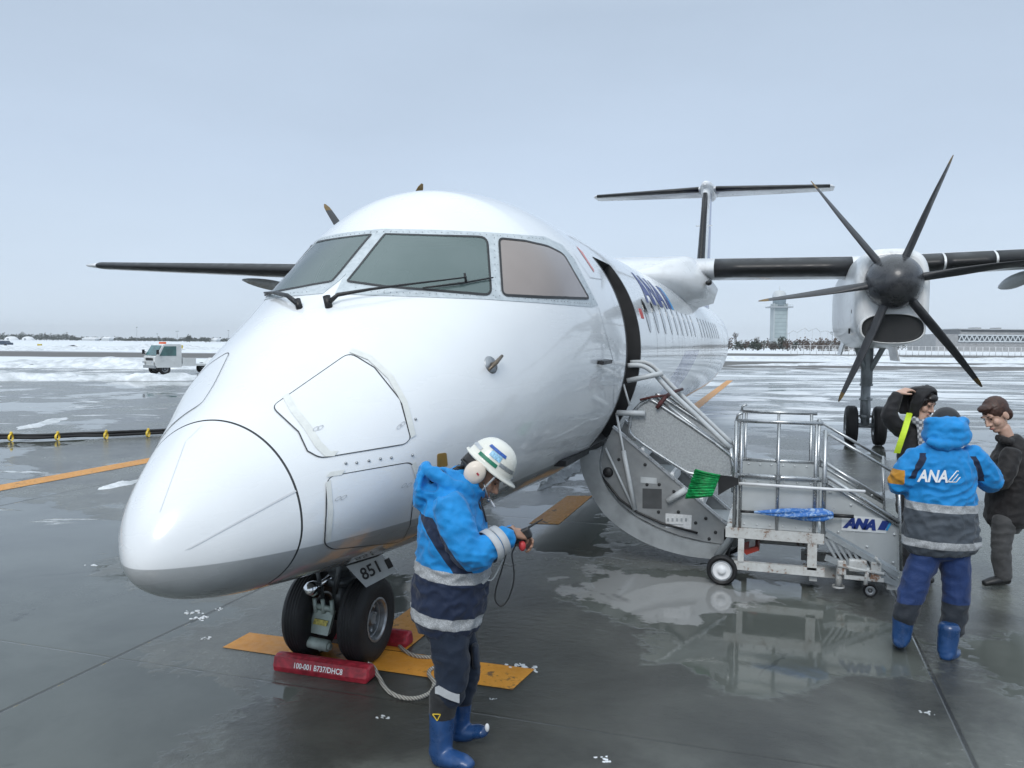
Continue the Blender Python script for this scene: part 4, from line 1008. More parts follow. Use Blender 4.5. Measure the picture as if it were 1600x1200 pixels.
# railings and side sheets, near and far
for y in (RN, RF):
    m = MB(); z_t = 1.41
    m.tube([(XL, y, .48), (XL, y, z_t-.0)], .017, 10); m.tube([(XL+.045, y, .48), (XL+.045, y, z_t)], .013, 10); m.tube([(2.70, y, .48), (2.70, y, z_t)], .013, 10); m.tube([(XR-.05, y, .48), (XR-.05, y, z_t)], .015, 10); m.tube([(XR+.02, y, .46), (XR+.02, y, z_t-.05)], .018, 10)
    m.tube([(XL, y, z_t), (XR-.0, y, z_t+.0)], .0165, 10); m.tube([(XL-.01, y, .945), (XR+.04, y, .945)], .019, 10)
    m.tube([(XR, y, z_t-.06), r3(1402, 741, y)], .013, 10); m.tube([r3(1291, 744, y), r3(1406, 816, y)], .017, 10); 
    m.tube([r3(1288, 752, y), r3(1405, 822, y)], .014, 8); m.tube([r3(1404, 738, y), r3(1408, 892, y)], .013, 10)
    for x in (XL, XR+.02, 2.7): m.lathe([(.03, -.02), (.03, .02)], (x, y, .945), (0, 0, 1), 10)
    m.tube([(XL, y, z_t), (XL+.01, y, z_t+.05), (XL+.05, y, z_t+.07)], .012, 8)
    m.build('railing', RAIL, ramp)
    yo = y+(.018 if y == RN else -.018)
    m = MB(); m.box(((XL+XR)/2, yo, .715), (XR-XL-.04, .010, .43)); 
    for x in np.arange(XL+.08, XR-.05, .105):
        for z_ in (.53, .905): m.lathe([(0, -.010), (.009, -.009), (.011, -.004)], (x, yo, z_), (0, 1, 0), 8)
    m.build('side_sheet', SHEET, ramp)
    m = MB(); m.prism([r3(1289, 756, yo), r3(1404, 825, yo), r3(1404, 890, yo), r3(1291, 826, yo)], (0, .008, 0))
    for p in ((1297, 770), (1330, 790), (1380, 822), (1384, 808), (1396, 880), (1355, 855), (1310, 832), (1398, 836)): m.lathe([(0, -.010), (.010, -.009), (.012, -.0)], r3(*p, yo), (0, 1, 0), 8)
    ps = m.build('slope_sheet', SHEET, ramp)
    if y == RN:
        m = MB(); bq = [r3(*p, yo-.007) for p in ((1315, 805), (1385, 811), (1385, 834), (1315, 829))]; m.prism(bq, (0, .004, 0)); bd = m.build('name_plate', simple('plate_white', (.66, .69, .71), .4, var=.06), ps)
        m = MB(); ex = (bq[1]-bq[0]).normalized(); o0 = bq[0]+ex*.03+Vector((0, -.004, -.095)); add_text(m, 'ANA', .105, o0, ex, (0, 0, 1), shear=.32, offset=.010)
        e0 = o0+ex*.245; m.add([e0, e0+ex*.055, e0+ex*.09+Vector((0, 0, .078)), e0+ex*.035+Vector((0, 0, .078))], [(0, 1, 2, 3)]); e1 = e0+ex*.058; m.add([e1, e1+ex*.018, e1+ex*.053+Vector((0, 0, .078)), e1+ex*.035+Vector((0, 0, .078))], [(0, 1, 2, 3)], 1)
        m.build('company_mark', [MT['navyink'], MT['skyink']], bd)
# sloping walkway with cross battens
a0, b0 = r3(1291, 828, 0), r3(1405, 893, 0)
m = MB(); m.prism([Vector((a0.x, RN+.04, a0.z-.02)), Vector((b0.x, RN+.04, b0.z-.02)), Vector((b0.x, RN+.04, b0.z-.05)), Vector((a0.x, RN+.04, a0.z-.05))], (0, RF-RN-.08, 0)); m.build('walkway', MT['greypaint'], ramp)
m = MB()
for k in range(9):
    t = (k+.5)/9; p = a0.lerp(b0, t); m.bar((p.x-.06, RN+.05, p.z-.03), (p.x+.05, RN+.05, max(p.z-.22, .14)), .02, .035, up=(0, 1, 0))
m.bar((a0.x, RN+.04, a0.z-.04), (b0.x, RN+.04, b0.z-.04), .03, .04); m.bar((a0.x, RN+.05, a0.z-.24), (b0.x, RN+.05, max(b0.z-.2, .12)), .03, .05); m.build('batten', MT['greypaint'], ramp)
# wheels, coupling and jacks
wc = G(1127, 913); 
for y in (RN-.03, RF+.03):
    tw = wheel(ramp, (2.262, y, .128), .128, .075, .082, (0, 1, 0))
    m = MB(); m.lathe([(.080, -.030), (.074, -.036), (.066, -.030), (.05, -.026), (.034, -.030), (.030, -.046), (.012, -.050), (0, -.05)], (2.262, y, .128), (0, 1, 0), 32); m.build('wheel_disc', MT['whitepaint'], tw)
m = MB(); m.tube([(2.262, RN-.03, .128), (2.262, RF+.03, .128)], .02, 8); m.bar((2.262, 4.6, .128), (2.4, 4.6, .18), .05); m.bar((2.262, 5.3, .128), (2.4, 5.3, .18), .05); m.build('axle', MT['greypaint'], ramp)
m = MB(); cx_, cy_ = 3.34, RN+.06
m.box((cx_-.12, cy_, .22), (.07, .1, .12), bev=.01); m.box((cx_, cy_, .25), (.14, .12, .10), bev=.012); m.box((cx_+.14, cy_, .22), (.08, .1, .14), bev=.01); m.tube([(cx_-.15, cy_-.05, .24), (cx_+.2, cy_-.05, .2)], .015, 8); m.tube([(cx_-.13, cy_, .22), (cx_-.14, cy_, .06)], .028, 10); m.lathe([(.05, 0), (.05, .015)], (cx_-.14, cy_, .045), (0, 0, 1), 14); m.tube([(cx_+.08, cy_-.04, .24), (cx_+.06, cy_-.06, .1)], .018, 8); m.box((cx_+.05, cy_-.05, .15), (.30, .02, .03)); m.tube([(cx_+.16, cy_-.06, .28), (cx_+.13, cy_-.08, .34)], .012, 6)
m.build('coupling', RUST, ramp)
for y in (RN+.02, RF-.1): wheel(ramp, (3.44, y, .055), .055, .04, .032, (0, 1, 0))

# green push broom lying through the railing
BR = empty('broom', V(1150, 752, RN-.05), 'green bristle broom with a white pole lying along the ramp railing', 'broom')
BY = RN-.05
m = MB(); m.tube([V(1150, 755, BY), V(1352, 768, BY)], .0125, 10); m.build('handle', MT['whitepaint'], BR)
m = MB(); m.loft([[V(x, y1, BY-.02), V(x, y1, BY+.02), V(x, y2, BY+.02), V(x, y2, BY-.02)] for x, y1, y2 in ((1154, 748, 757), (1142, 744, 762), (1122, 742, 774))], 0, True, smooth=False); m.build('broom_head', MT['black'], BR)
m = MB(); rb = random.Random(5)
for k in range(420):
    t = rb.random(); d_ = rb.uniform(-.035, .035); a = V(1126+(1113-1126)*t, 742+(775-742)*t, BY+d_); b = V(1087+(1072-1087)*t+rb.uniform(-2, 2), 734+(778-734)*t+rb.uniform(-1.5, 1.5), BY+d_*1.3)
    m.tube([a, a.lerp(b, .5)+Vector((0, 0, rb.uniform(-.006, .003))), b], .0035, 4)
m.build('bristles', simple('green_bristle', (.006, .32, .085), .5, var=.45, scale=40), BR)
# furled blue umbrella lying on the ramp edge
UMB = empty('umbrella', V(1160, 800, RN-.06), 'furled blue umbrella lying along the lower edge of the ramp side', 'umbrella'); UY = RN-.055
def ub(t): return V(1157+(1334-1157)*t, 799+(807-799)*t, UY)
m = MB(); m.tube([ub(0), ub(.12)], .011, 8); m.tube([ub(.12), ub(.2)], .006, 8); m.tube([ub(.81), ub(1)], .0155, 10); m.build('handle', MT['black'], UMB)
m = MB(); rr = []
for k in range(40):
    t = .11+.71*k/39; r_ = .008+.042*math.sin(min(1, (t-.1)/.62)*1.75)**1.2 if t < .72 else .042*(1-(t-.72)/.14)+.012
    c = ub(t); d_ = (ub(1)-ub(0)).normalized(); e1 = d_.orthogonal().normalized(); e2 = d_.cross(e1)
    rr.append([c+(e1*math.cos(a)+e2*math.sin(a))*max(r_, .008)*(1+.28*math.sin(a*5+t*14))*.9 for a in np.linspace(0, 2*math.pi, 30, endpoint=False)])
m.loft(rr, 0, True)
def umb_mat():
    s = NM('umbrella_cloth'); n1 = s.noise(30, 4, .6, dist=1.0); s.set(col=s.mix(s.ss(n1, .48, .62), (.02, .14, .46, 1), (.28, .42, .62, 1)), rough=.5, sheen=.2); return s.mat
m.build('canopy', umb_mat(), UMB)

# ------------------------------------------------------------------ wheel chocks and their ropes
def rope_mat():
    s = NM('twisted_rope'); x, y, z = s.xyz(); wv = s.n('ShaderNodeTexWave'); wv.inputs['Scale'].default_value = 26; wv.inputs['Distortion'].default_value = 1.5; wv.bands_direction = 'DIAGONAL'; s.lk(s.obj(), wv.inputs['Vector'])
    s.set(col=s.mix(wv.outputs[1], (.22, .21, .19, 1), (.50, .49, .45, 1)), rough=.8); s.bump(wv.outputs[1], .01, .8); return s.mat
ROPE = rope_mat()
def chock(loc, ln, label, text):
    e = empty('wheel_chock', loc, label, 'chock'); c = Vector(loc); sec = [(-.055, 0), (.055, 0), (.062, .03), (.045, .088), (.015, .10), (-.015, .10), (-.045, .088), (-.062, .03)]
    m = MB(); xs = ((-.5, .7), (-.485, .95), (-.46, 1), (.46, 1), (.485, .95), (.5, .7))
    m.loft([[c+Vector((t*ln, y*k, .052+(z-.05)*k)) for y, z in sec] for t, k in xs], 0, True, smooth=False); b = m.build('block', MT['red'], e)
    if text:
        m = MB(); d_ = Vector((0, .017, .058)).normalized(); add_text(m, '100-001 B737/DHC8', .046, c+Vector((-.27*ln, -.0628, .040)), (.86, 0, 0), d_, offset=.0008); m.build('stencil', MT['whiteink'], e)
    return e
ck = chock((.045, 1.60, 0), .66, 'long red chock with white stencilled numbers in front of the nose wheels', True)
ck2 = chock((.02, 2.21, 0), .66, 'dark red chock wedged behind the nose wheels', False)
def rope(pts, par): 
    m = MB(); P = smooth_pts([G(a, b, .014) if len(q) == 2 else G(a, b, q[2]) for q in pts for a, b in [q[:2]]], 6); m.tube(P, .0125, 8); m.build('rope', ROPE, par)
rope([(574, 1036, .07), (583, 1042, .05), (593, 1060), (605, 1078), (625, 1089), (650, 1091), (672, 1082), (678, 1066), (670, 1053), (676, 1044), (700, 1040)], ck)
rope([(634, 990, .06), (625, 985, .07), (619, 992, .05), (622, 1006), (634, 1018), (655, 1026), (690, 1026), (730, 1020)], ck2)

# ------------------------------------------------------------------ ground power cable across the stand
GC = empty('power_cable', G(88, 683), 'thick black cables strapped together lying across the wet stand', 'cable')
pts = [G(x, y, .06) for x, y in ((-160, 690), (-60, 686), (0, 684), (60, 684), (120, 681), (164, 680), (230, 677), (330, 673), (420, 669), (520, 664))]
m = MB()
for k, (dx, dz) in enumerate(((0, 0), (.08, .0), (.04, .05))): m.tube([p+FWH*dx+Vector((0, 0, dz+.012*mnoise.noise(p+Vector((k*5, 0, 0))))) for p in smooth_pts(pts, 8)], .03, 8)
m.build('cable', MT['rubber'], GC)
for x, y in ((-60, 686), (15, 683), (88, 682), (164, 680), (230, 677), (310, 673)):
    p = G(x, y, .09)+FWH*.055; m = MB(); m.lathe([(.070, -.022), (.076, 0), (.070, .022)], p-Vector((0, 0, .015))-FWH*.015, RTH, 14); m.ell(p+Vector((0, 0, .07)), (.03, .03, .035)); m.build('cable_tie', MT['yellow'], GC)
# ------------------------------------------------------------------ the far side of the airfield
def at(px, dep, z=0.0):                     # ground point seen at picture column px, dep metres out
    d = ray(px, 540); p = CAM+d*dep; return Vector((p[0], p[1], z))
def foliage_mat(name, a, b):
    s = NM(name); n1 = s.noise(.5, 5, .65); n2 = s.noise(4, 4, .6)
    s.set(col=s.mix(s.ss(s.m('ADD', s.m('MULTIPLY', n1, .6), s.m('MULTIPLY', n2, .4)), .35, .65), c4(a), c4(b)), rough=.85, spec=.2); return s.mat
EVG = foliage_mat('evergreen_foliage', (.020, .030, .024), (.055, .070, .050)); BRN = foliage_mat('winter_scrub', (.060, .040, .030), (.13, .095, .075)); BARK = simple('bare_bark', (.09, .075, .065), .85, var=.3, scale=3); DUSTY = foliage_mat('dusty_scrub', (.05, .05, .045), (.11, .10, .085))
rt = random.Random(11)
def leaf_crown(mb, c, rx, ry, h, n, ls):
    for k in range(n):
        while True:
            u = [rt.uniform(-1, 1) for _ in range(3)]
            if sum(q*q for q in u) < 1: break
        k_ = 1+.35*mnoise.noise(Vector((c.x*.3+u[0]*2, u[1]*2, u[2]*2+c.y)))
        p = c+Vector((u[0]*rx*k_, u[1]*ry*k_, (u[2]*.5+.5)*h*k_)); nn = Vector((rt.gauss(0, 1), rt.gauss(0, 1), rt.gauss(0, 1))).normalized(); a = nn.orthogonal().normalized()*ls*rt.uniform(.5, 1.2); b = nn.cross(a)*rt.uniform(.6, 1)
        mb.add([p-a, p-b*.6, p+a, p+b*.6], [(0, 1, 2, 3)])
def bare_tree(name, base, h, label, spread=.5, group=None):
    e = empty(name, base, label, 'tree', group); tr = MB(); cr = MB()
    def br(p, d, L, r_, lv):
        q = p+d*L; (tr if lv < 2 else cr).tube([p, p.lerp(q, .5)+Vector((rt.gauss(0, .03), rt.gauss(0, .03), 0))*L, q], [r_, r_*.8, r_*.6], 5 if lv < 2 else 3, smooth=False)
        if lv >= 5: return
        for k in range(3 if lv < 4 else 4):
            dd = (d+Vector((rt.gauss(0, spread), rt.gauss(0, spread), rt.gauss(.12, .2)))).normalized(); br(p.lerp(q, rt.uniform(.55, 1)), dd, L*rt.uniform(.6, .8), r_*.55, lv+1)
    br(Vector(base), Vector((rt.gauss(0, .05), 0, 1)).normalized(), h*.32, h*.030, 0)
    tr.build('trunk', BARK, e); cr.build('crown', BARK, e); return e
def bush(base, w_, h, mt, label, name='shrub', n=260, group=None, dep=.8, cat='shrub'):
    e = empty(name, base, label, cat, group); m = MB(); b = Vector(base)
    for k in range(7): m.tube([b, b+Vector((rt.uniform(-.35, .35)*w_, rt.uniform(-.2, .2)*w_, h*.7))], [h*.02, h*.008], 4)
    m.build('stem', BARK, e); m = MB()
    for k in range(6):
        c = b+Vector((rt.uniform(-.36, .36)*w_, rt.uniform(-.3, .3)*w_*dep, rt.uniform(.02, .3)*h)); leaf_crown(m, c, w_*rt.uniform(.18, .3), w_*.25*dep, h*rt.uniform(.5, .85), n//5, max(.2, h*.10))
    m.build('foliage', mt, e); return e
# control tower: slab shaft, gallery, domed cab
TD = 400.0; T0 = at(1216, TD); sc_ = TD/FPX
def tower_mat():
    s = NM('tower_curtain_wall'); x, y, z = s.xyz(); hz = s.m('FRACT', s.m('MULTIPLY', z, .55)); n1 = s.noise(.4, 3)
    col = s.mix(s.ss(n1, .3, .7), (.27, .33, .34, 1), (.33, .39, .40, 1)); s.set(col=s.mix(s.slab(hz, 0, .12, .02), col, (.18, .22, .24, 1)), rough=.3); return s.mat
tw = empty('control_tower', T0, 'tall pale control tower with a domed cab rising behind the airfield trees', 'tower')
wx, wz = 10.5*sc_, lambda py: 2.055+(541-py)*sc_
ex = RTH; ey = FWH
def tbox(mb, x0, x1, z0, z1, d0, d1): mb.prism([T0+ex*a+ey*d0+Vector((0, 0, b)) for a, b in ((x0, z0), (x1, z0), (x1, z1), (x0, z1))], ey*(d1-d0))
m = MB(); tbox(m, -wx*.86, wx*.86, 0, wz(478), -2.6, 2.6); m.build('shaft', tower_mat(), tw)
m = MB(); 
for sgn in (-1, 1): tbox(m, sgn*wx*.95-.28, sgn*wx*.95+.28, 0, wz(477), -2.8, 2.8)
tbox(m, -wx*.98, wx*.98, 0, wz(531), -3.4, 3); m.build('side_pier', simple('tower_pier', (.36, .40, .41), .6, var=.08, scale=.5), tw)
m = MB(); tbox(m, -wx*1.65, wx*1.65, wz(483.5), wz(481.5), -4.4, 4.4)
for a in np.linspace(-1.6, 1.6, 9): m.tube([T0+ex*wx*a+ey*-4.3+Vector((0, 0, wz(481.5))), T0+ex*wx*a+ey*-4.3+Vector((0, 0, wz(479.3)))], .06, 4)
m.bar(T0+ex*-wx*1.6+ey*-4.3+Vector((0, 0, wz(479.3))), T0+ex*wx*1.6+ey*-4.3+Vector((0, 0, wz(479.3))), .12); m.build('gallery', MT['greypaint'], tw)
m = MB(); m.lathe([(wx*.93, wz(481)), (wx*.98, wz(470)), (wx*.98, wz(467))], T0, (0, 0, 1), 20); m.build('cab_glazing', simple('cab_glass', (.16, .21, .24), .1, var=.1, scale=1), tw)
m = MB(); m.lathe([(wx*1.04, wz(467)), (wx*1.0, wz(463)), (wx*.85, wz(459.5)), (wx*.55, wz(457)), (0, wz(456))], T0, (0, 0, 1), 20); m.tube([T0+Vector((0, 0, wz(457))), T0+Vector((0, 0, wz(450)))], .12, 5); m.build('dome', MT['palegrey'], tw)
# terminal block far to the right, with a lattice of windows
BD = 350.0; sb = BD/FPX
def bp(px, py, dd=0): p = at(px, BD+dd); return Vector((p.x, p.y, 2.055+(545-py)*sb))
bt = empty('terminal_building', at(1560, BD), 'long low grey terminal building with a lattice row of windows', 'building')
def bbox_(mb, x0, x1, y0, y1, d0, d1): mb.prism([Vector((bp(x0, y0).x, bp(x0, y0).y, max(bp(x0, y0).z, 0)))+FWH*d0, Vector((bp(x1, y0).x, bp(x1, y0).y, max(bp(x1, y0).z, 0)))+FWH*d0, bp(x1, y1)+FWH*d0, bp(x0, y1)+FWH*d0], FWH*(d1-d0))
WALL = simple('terminal_wall', (.27, .275, .28), .7, var=.12, scale=.6)
m = MB(); bbox_(m, 1462, 1720, 560, 526, 0, 25); m.build('wall', WALL, bt)
m = MB(); bbox_(m, 1508, 1700, 526, 517.5, 4, 22); m.build('upper_storey', simple('upper_wall', (.34, .35, .36), .6, var=.1, scale=.5), bt)
m = MB(); bbox_(m, 1503, 1706, 518, 516.6, 3, 23); m.build('roof', MT['palegrey'], bt)
m = MB(); bbox_(m, 1497, 1718, 536.5, 527.5, -.25, -.05); m.build('window_band', simple('dark_glazing', (.045, .055, .065), .15, var=.2, scale=.5), bt)
m = MB()
for k in range(28):
    xa = 1497+k*8; A_, B_ = bp(xa, 536.5), bp(xa+4, 527.5); C_ = bp(xa+8, 536.5)
    m.bar(A_-FWH*.4, B_-FWH*.4, .4); m.bar(B_-FWH*.4, C_-FWH*.4, .4)
m.bar(bp(1496, 536.8)-FWH*.4, bp(1718, 536.8)-FWH*.4, .5); m.bar(bp(1496, 527.2)-FWH*.4, bp(1718, 527.2)-FWH*.4, .5); m.build('window_lattice', MT['palegrey'], bt)
m = MB(); bbox_(m, 1509, 1700, 521.2, 519.4, 3.6, 3.9); m.build('clerestory', simple('dark_glazing_upper', (.06, .07, .08), .2), bt)
for k, (xa, w_) in enumerate(((1540, 9), (1575, 6))): m = MB(); bbox_(m, xa, xa+w_, 517, 514.5, 8, 14); m.build('roof_plant', WALL, bt)
# bare trees and scrub along the far edge
for k, (px, dep, h, lab) in enumerate(((1152, 300, 8.6, 'tall bare winter tree beside the aircraft tail, leftmost of the far trees'), (1183, 310, 6.8, 'slender bare tree left of the control tower'), (1160, 318, 6.0, 'short bare tree between the two taller ones left of the tower'), (1238, 300, 4.6, 'small bare tree close on the right of the control tower'))):
    bare_tree('bare_tree', at(px, dep), h, lab, .42 if k else .36)
k = 0
for px in np.arange(1118, 1345, 9.5):
    mt = (BRN, EVG, DUSTY, BRN)[rt.randrange(4)]
    bush(at(px+rt.uniform(-2, 2), 285+rt.uniform(-14, 14)), rt.uniform(3.8, 6.0), rt.uniform(2.6, 5.2), mt, 'low winter shrub in the brown hedge line below the control tower', 'shrub', 200, 'shrubs along the far airfield edge')
for px in np.arange(1352, 1470, 10):
    bush(at(px+rt.uniform(-3, 3), 420+rt.uniform(-10, 10)), rt.uniform(5, 8), rt.uniform(4.5, 7), EVG, 'dark evergreen in the row left of the far terminal building', 'evergreen_tree', 160, 'evergreens left of the terminal', cat='tree')
# pale footbridge arch seen above the hedge
m = MB(); P = [at(1215+q*6, 430, 6.0+5.2*math.sin(math.pi*q/17)*(.8+.2*math.sin(q*2.1))) for q in range(18)]; m.tube(P, .22, 5)
for q in range(1, 17, 2): m.tube([P[q], at(1215+q*6, 430, 0)], .12, 4)
tag(m.build('lattice_arch', MT['palegrey']), 'pale thin lattice arch above the hedge right of the tower', 'structure')
for px, h, w_, mt, lab in ((1322, 6.2, 5, MT['whitepaint'], 'small white hut at the right end of the hedge line'), (1296, 4.6, 6, MT['palegrey'], 'small grey hut among the hedges right of the tower')):
    p = at(px, 300); e = empty('hut', p, lab, 'hut'); m = MB(); m.box(p+Vector((0, 0, h*.3)), (w_, 4, h*.6)); m.build('wall', mt, e); m = MB(); m.prism([p+Vector((-w_*.55, -2.2, h*.6)), p+Vector((w_*.55, -2.2, h*.6)), p+Vector((0, -2.2, h*.85))], (0, 4.4, 0)); m.build('roof', MT['greypaint'], e); m = MB(); m.box(p+Vector((0, -2.02, h*.22)), (w_*.25, .1, h*.4)); m.build('door', MT['dark'], e)
# white fence in panels along the snow
fp = None
def fence_panel(p0, p1, h):
    m = MB(); d_ = p1-p0
    for t in (0, .5): m.tube([p0+d_*t, p0+d_*t+Vector((0, 0, h))], .055, 5)
    for z_ in (.25, .62, 1): m.bar(p0+Vector((0, 0, h*z_)), p1+Vector((0, 0, h*z_)), .05)
    for t in np.linspace(.08, .92, 9): m.bar(p0+d_*t+Vector((0, 0, .1)), p0+d_*t+Vector((0, 0, h)), .022)
    return m
FD = 165
pp0 = at(1236, FD); stp = 20
for k in range(20):
    a, b = at(1236+k*stp, FD-.15*k), at(1236+(k+1)*stp, FD-.15*(k+1))
    h = 2.0
    if fp is None:
        fp = fence_panel(a, b, h).build('fence_panel', MT['whitepaint'], loc=a); o = fp
    else:
        o = fp.copy(); COL.objects.link(o); o.location = a; ORG[o] = a
    tag(o, 'white wire fence panel standing in the snow beyond the apron', 'fence', 'white fence along the far snow')
# poles and masts
def mast(px, dep, h, label, arm=False):
    p = at(px, dep); e = empty('light_mast', p, label, 'mast'); m = MB(); m.tube([p, p+Vector((0, 0, h))], [.22, .12], 6); m.build('pole', MT['greypaint'], e); m = MB(); m.box(p+Vector((0, 0, h)), (3.2 if arm else 1.6, .5, .7)); m.build('lamp_head', MT['greypaint'], e)
mast(214, 700, 12, 'thin single mast above the distant woods, leftmost of the masts', False); mast(277, 700, 9, 'mast with a wide head above the distant woods right of the service truck', True); mast(357, 700, 10, 'thin mast just left of the aircraft windshield'); mast(246, 760, 7, 'short mast rising above the truck roof')
mast(1300, 320, 7, 'short mast above the hedge left of the propeller')
# distant woods on the left skyline: one mass
def wood(name, pieces, label, mt=EVG):
    m = MB()
    for x0, x1, dep, h in pieces:
        for px in np.arange(x0, x1, 1.5):
            c = at(px+rt.uniform(-1, 1), dep+rt.uniform(-18, 18)); e_ = min(1, (px-x0)/14+.35, (x1-px)/14+.35); hh = h*e_*rt.uniform(.65, 1.12)
            leaf_crown(m, c, 1.6, 2.5, hh, 40, 1.0)
    o = m.build(name, mt); tag(o, label, 'trees', kind='stuff')
wood('distant_wood', [(-160, 122, 900, 7.0), (118, 200, 1000, 4.6), (196, 280, 900, 4.4), (276, 400, 950, 4.6), (400, 520, 1000, 5)], 'dark evergreen woods along the left skyline beyond the snow field')
bush(at(296, 640), 6, 6.0, EVG, 'round dark tree clump on the skyline right of the truck', 'evergreen_tree', 300, cat='tree'); bush(at(322, 640), 12, 4.6, EVG, 'wide dark tree clump on the skyline beside the aircraft nose', 'evergreen_tree', 300, cat='tree')
# domed hangars in front of the woods
for px, r_, lab in ((18, 6.2, 'white domed shelter at the foot of the distant woods, left one of the two'), (44, 5.6, 'white domed shelter at the foot of the distant woods, right one of the two')):
    p = at(px, 820); m = MB(); m.lathe([(r_, 0), (r_*.97, 1.2), (r_*.8, 2.6), (r_*.5, 3.5), (0, 3.9)], p, (0, 0, 1), 16); e = empty('domed_shelter', p, lab, 'shelter'); m.build('dome', MT['whitepaint'], e); m = MB(); m.box(p-FWH*r_*.97+Vector((0, 0, 1)), (2.2, .4, 2)); m.build('door', MT['greypaint'], e)
for px, w_, h, lab in ((142, 16, 3.0, 'long pale low house on the left skyline, left of the masts'), (168, 9, 3.6, 'pale house with a small gable on the left skyline'), (335, 9, 3.2, 'pale low house on the skyline behind the aircraft nose')):
    p = at(px, 800); e = empty('far_house', p, lab, 'house'); m = MB(); m.box(p+Vector((0, 0, h*.35)), (w_, 6, h*.7)); m.build('wall', MT['palegrey'], e); m = MB(); m.prism([p+Vector((-w_*.52, -3.2, h*.7)), p+Vector((w_*.52, -3.2, h*.7)), p+Vector((w_*.45, 0, h*1.15)), p+Vector((-w_*.45, 0, h*1.15))], (0, 6.4, .0)); m.build('roof', MT['whitepaint'], e)
# yellow taxiway signs and a dark parked car far out
for px, py, lab in ((62, 545.5, 'small yellow taxiway sign in the snow far left'), (281, 544.5, 'small yellow taxiway sign behind the white truck')):
    p = at(px, 165); e = empty('taxiway_sign', p, lab, 'sign'); m = MB(); m.box(p+Vector((0, 0, .62)), (1.0*(1 if px < 100 else 1.3), .25, .65)); m.build('face', simple('sign_yellow', (.46, .36, .04), .5), e); m = MB(); m.tube([p+Vector((-.3, 0, 0)), p+Vector((-.3, 0, .32))], .04, 5); m.tube([p+Vector((.3, 0, 0)), p+Vector((.3, 0, .32))], .04, 5); m.build('leg', MT['greypaint'], e)
p = at(7, 210); e = empty('parked_car', p, 'dark car standing far out in the snow at the left edge', 'car'); m = MB(); m.loft([[p+Vector((x, y_, z_)) for x, z_ in ((-2, .35), (-2, .8), (-1.3, .9), (-.8, 1.4), (.7, 1.4), (1.2, .95), (2, .85), (2, .35))] for y_ in (-.8, .8)], 0, True, smooth=False); m.build('body', simple('car_dark', (.03, .05, .08), .3), e)
for x in (-1.2, 1.2): m = MB(); m.lathe([(0, -.85), (.32, -.85), (.32, -.6), (0, -.6)], p+Vector((x, 0, .32)), (0, 1, 0), 14); m.build('wheel', MT['rubber'], e)

# ------------------------------------------------------------------ white service truck
TRD = 49.0
tp = at(258, TRD); TRK = empty('service_truck', tp, 'white cab over service truck with orange beacon driving past the snow bank', 'truck')
tf = (-RTH*.70-FWH*.71).normalized(); tsd = Vector((-tf.y, tf.x, 0)); 
def tk(a, b, z): return tp+tf*a+tsd*b+Vector((0, 0, z))     # forward, left, up
TW = simple('truck_paint', (.66, .69, .70), .35, var=.08, scale=2); TG = simple('truck_glass', (.06, .15, .15), .06, var=.3, scale=2, coat=.5)
def sec(a, z): return [tk(a, -.82, z), tk(a, .82, z)]
prof_ = [(.85, .42), (.92, .75), (.92, 1.05), (.82, 1.12), (.46, 1.72), (.3, 1.78), (-.55, 1.78), (-.62, 1.7), (-.62, .42)]
m = MB(); m.prism([tk(a, -.82, z) for a, z in prof_], tsd*1.64); cab = m.build('cab', TW, TRK)
m = MB(); m.prism([tk(.845, -.74, 1.12), tk(.845, .74, 1.12), tk(.50, .70, 1.70), tk(.50, -.70, 1.70)], tf*.02+Vector((0, 0, .01))); m.build('windshield', TG, cab)
for b in (-.83, .82):
    m = MB(); m.prism([tk(.68, b, 1.10), tk(-.3, b, 1.10), tk(-.3, b, 1.66), tk(.40, b, 1.66)], tsd*.012*(1 if b > 0 else 1)); m.build('side_window', TG, cab)
    m = MB(); m.tube([tk(.75, b*1.05, 1.3), tk(.85, b*1.22, 1.35)], .02, 5); m.box(tk(.86, b*1.24, 1.32), (.06, .16, .26)); m.build('mirror', MT['black'], cab)
    m = MB(); m.box(tk(.93, b*.78, .72), (.14, .26, .12)); m.build('headlight', MT['chrome'], cab)
m = MB(); m.bar(tk(.93, -.8, .46), tk(.93, .8, .46), .1, .16); m.build('bumper', MT['greypaint'], cab)
m = MB(); m.bar(tk(.94, -.5, .9), tk(.94, .5, .9), .02, .14); m.build('grille', MT['dark'], cab)
m = MB(); m.bar(tk(.1, -.45, 1.85), tk(.1, .2, 1.85), .16, .12); m.build('beacon', simple('beacon_orange', (.75, .12, .02), .3), cab)
m = MB(); m.prism([tk(-.66, -.80, .50), tk(-4.1, -.80, .50), tk(-4.1, -.80, .62), tk(-.66, -.80, .62)], tsd*1.6); m.prism([tk(-.70, -.80, .62), tk(-1.5, -.80, .62), tk(-1.5, -.80, .95), tk(-.70, -.80, 1.0)], tsd*1.6)
m.prism([tk(-2.6, -.7, .62), tk(-4.2, -.7, .62), tk(-4.2, -.7, .80), tk(-3.0, -.7, .95)], tsd*1.4); m.build('flat_bed', TW, TRK)
for a in (.35, -2.55):
    for b in (-.72, .72): wheel(TRK, tk(a, b, .33), .33, .2, .18, tsd)
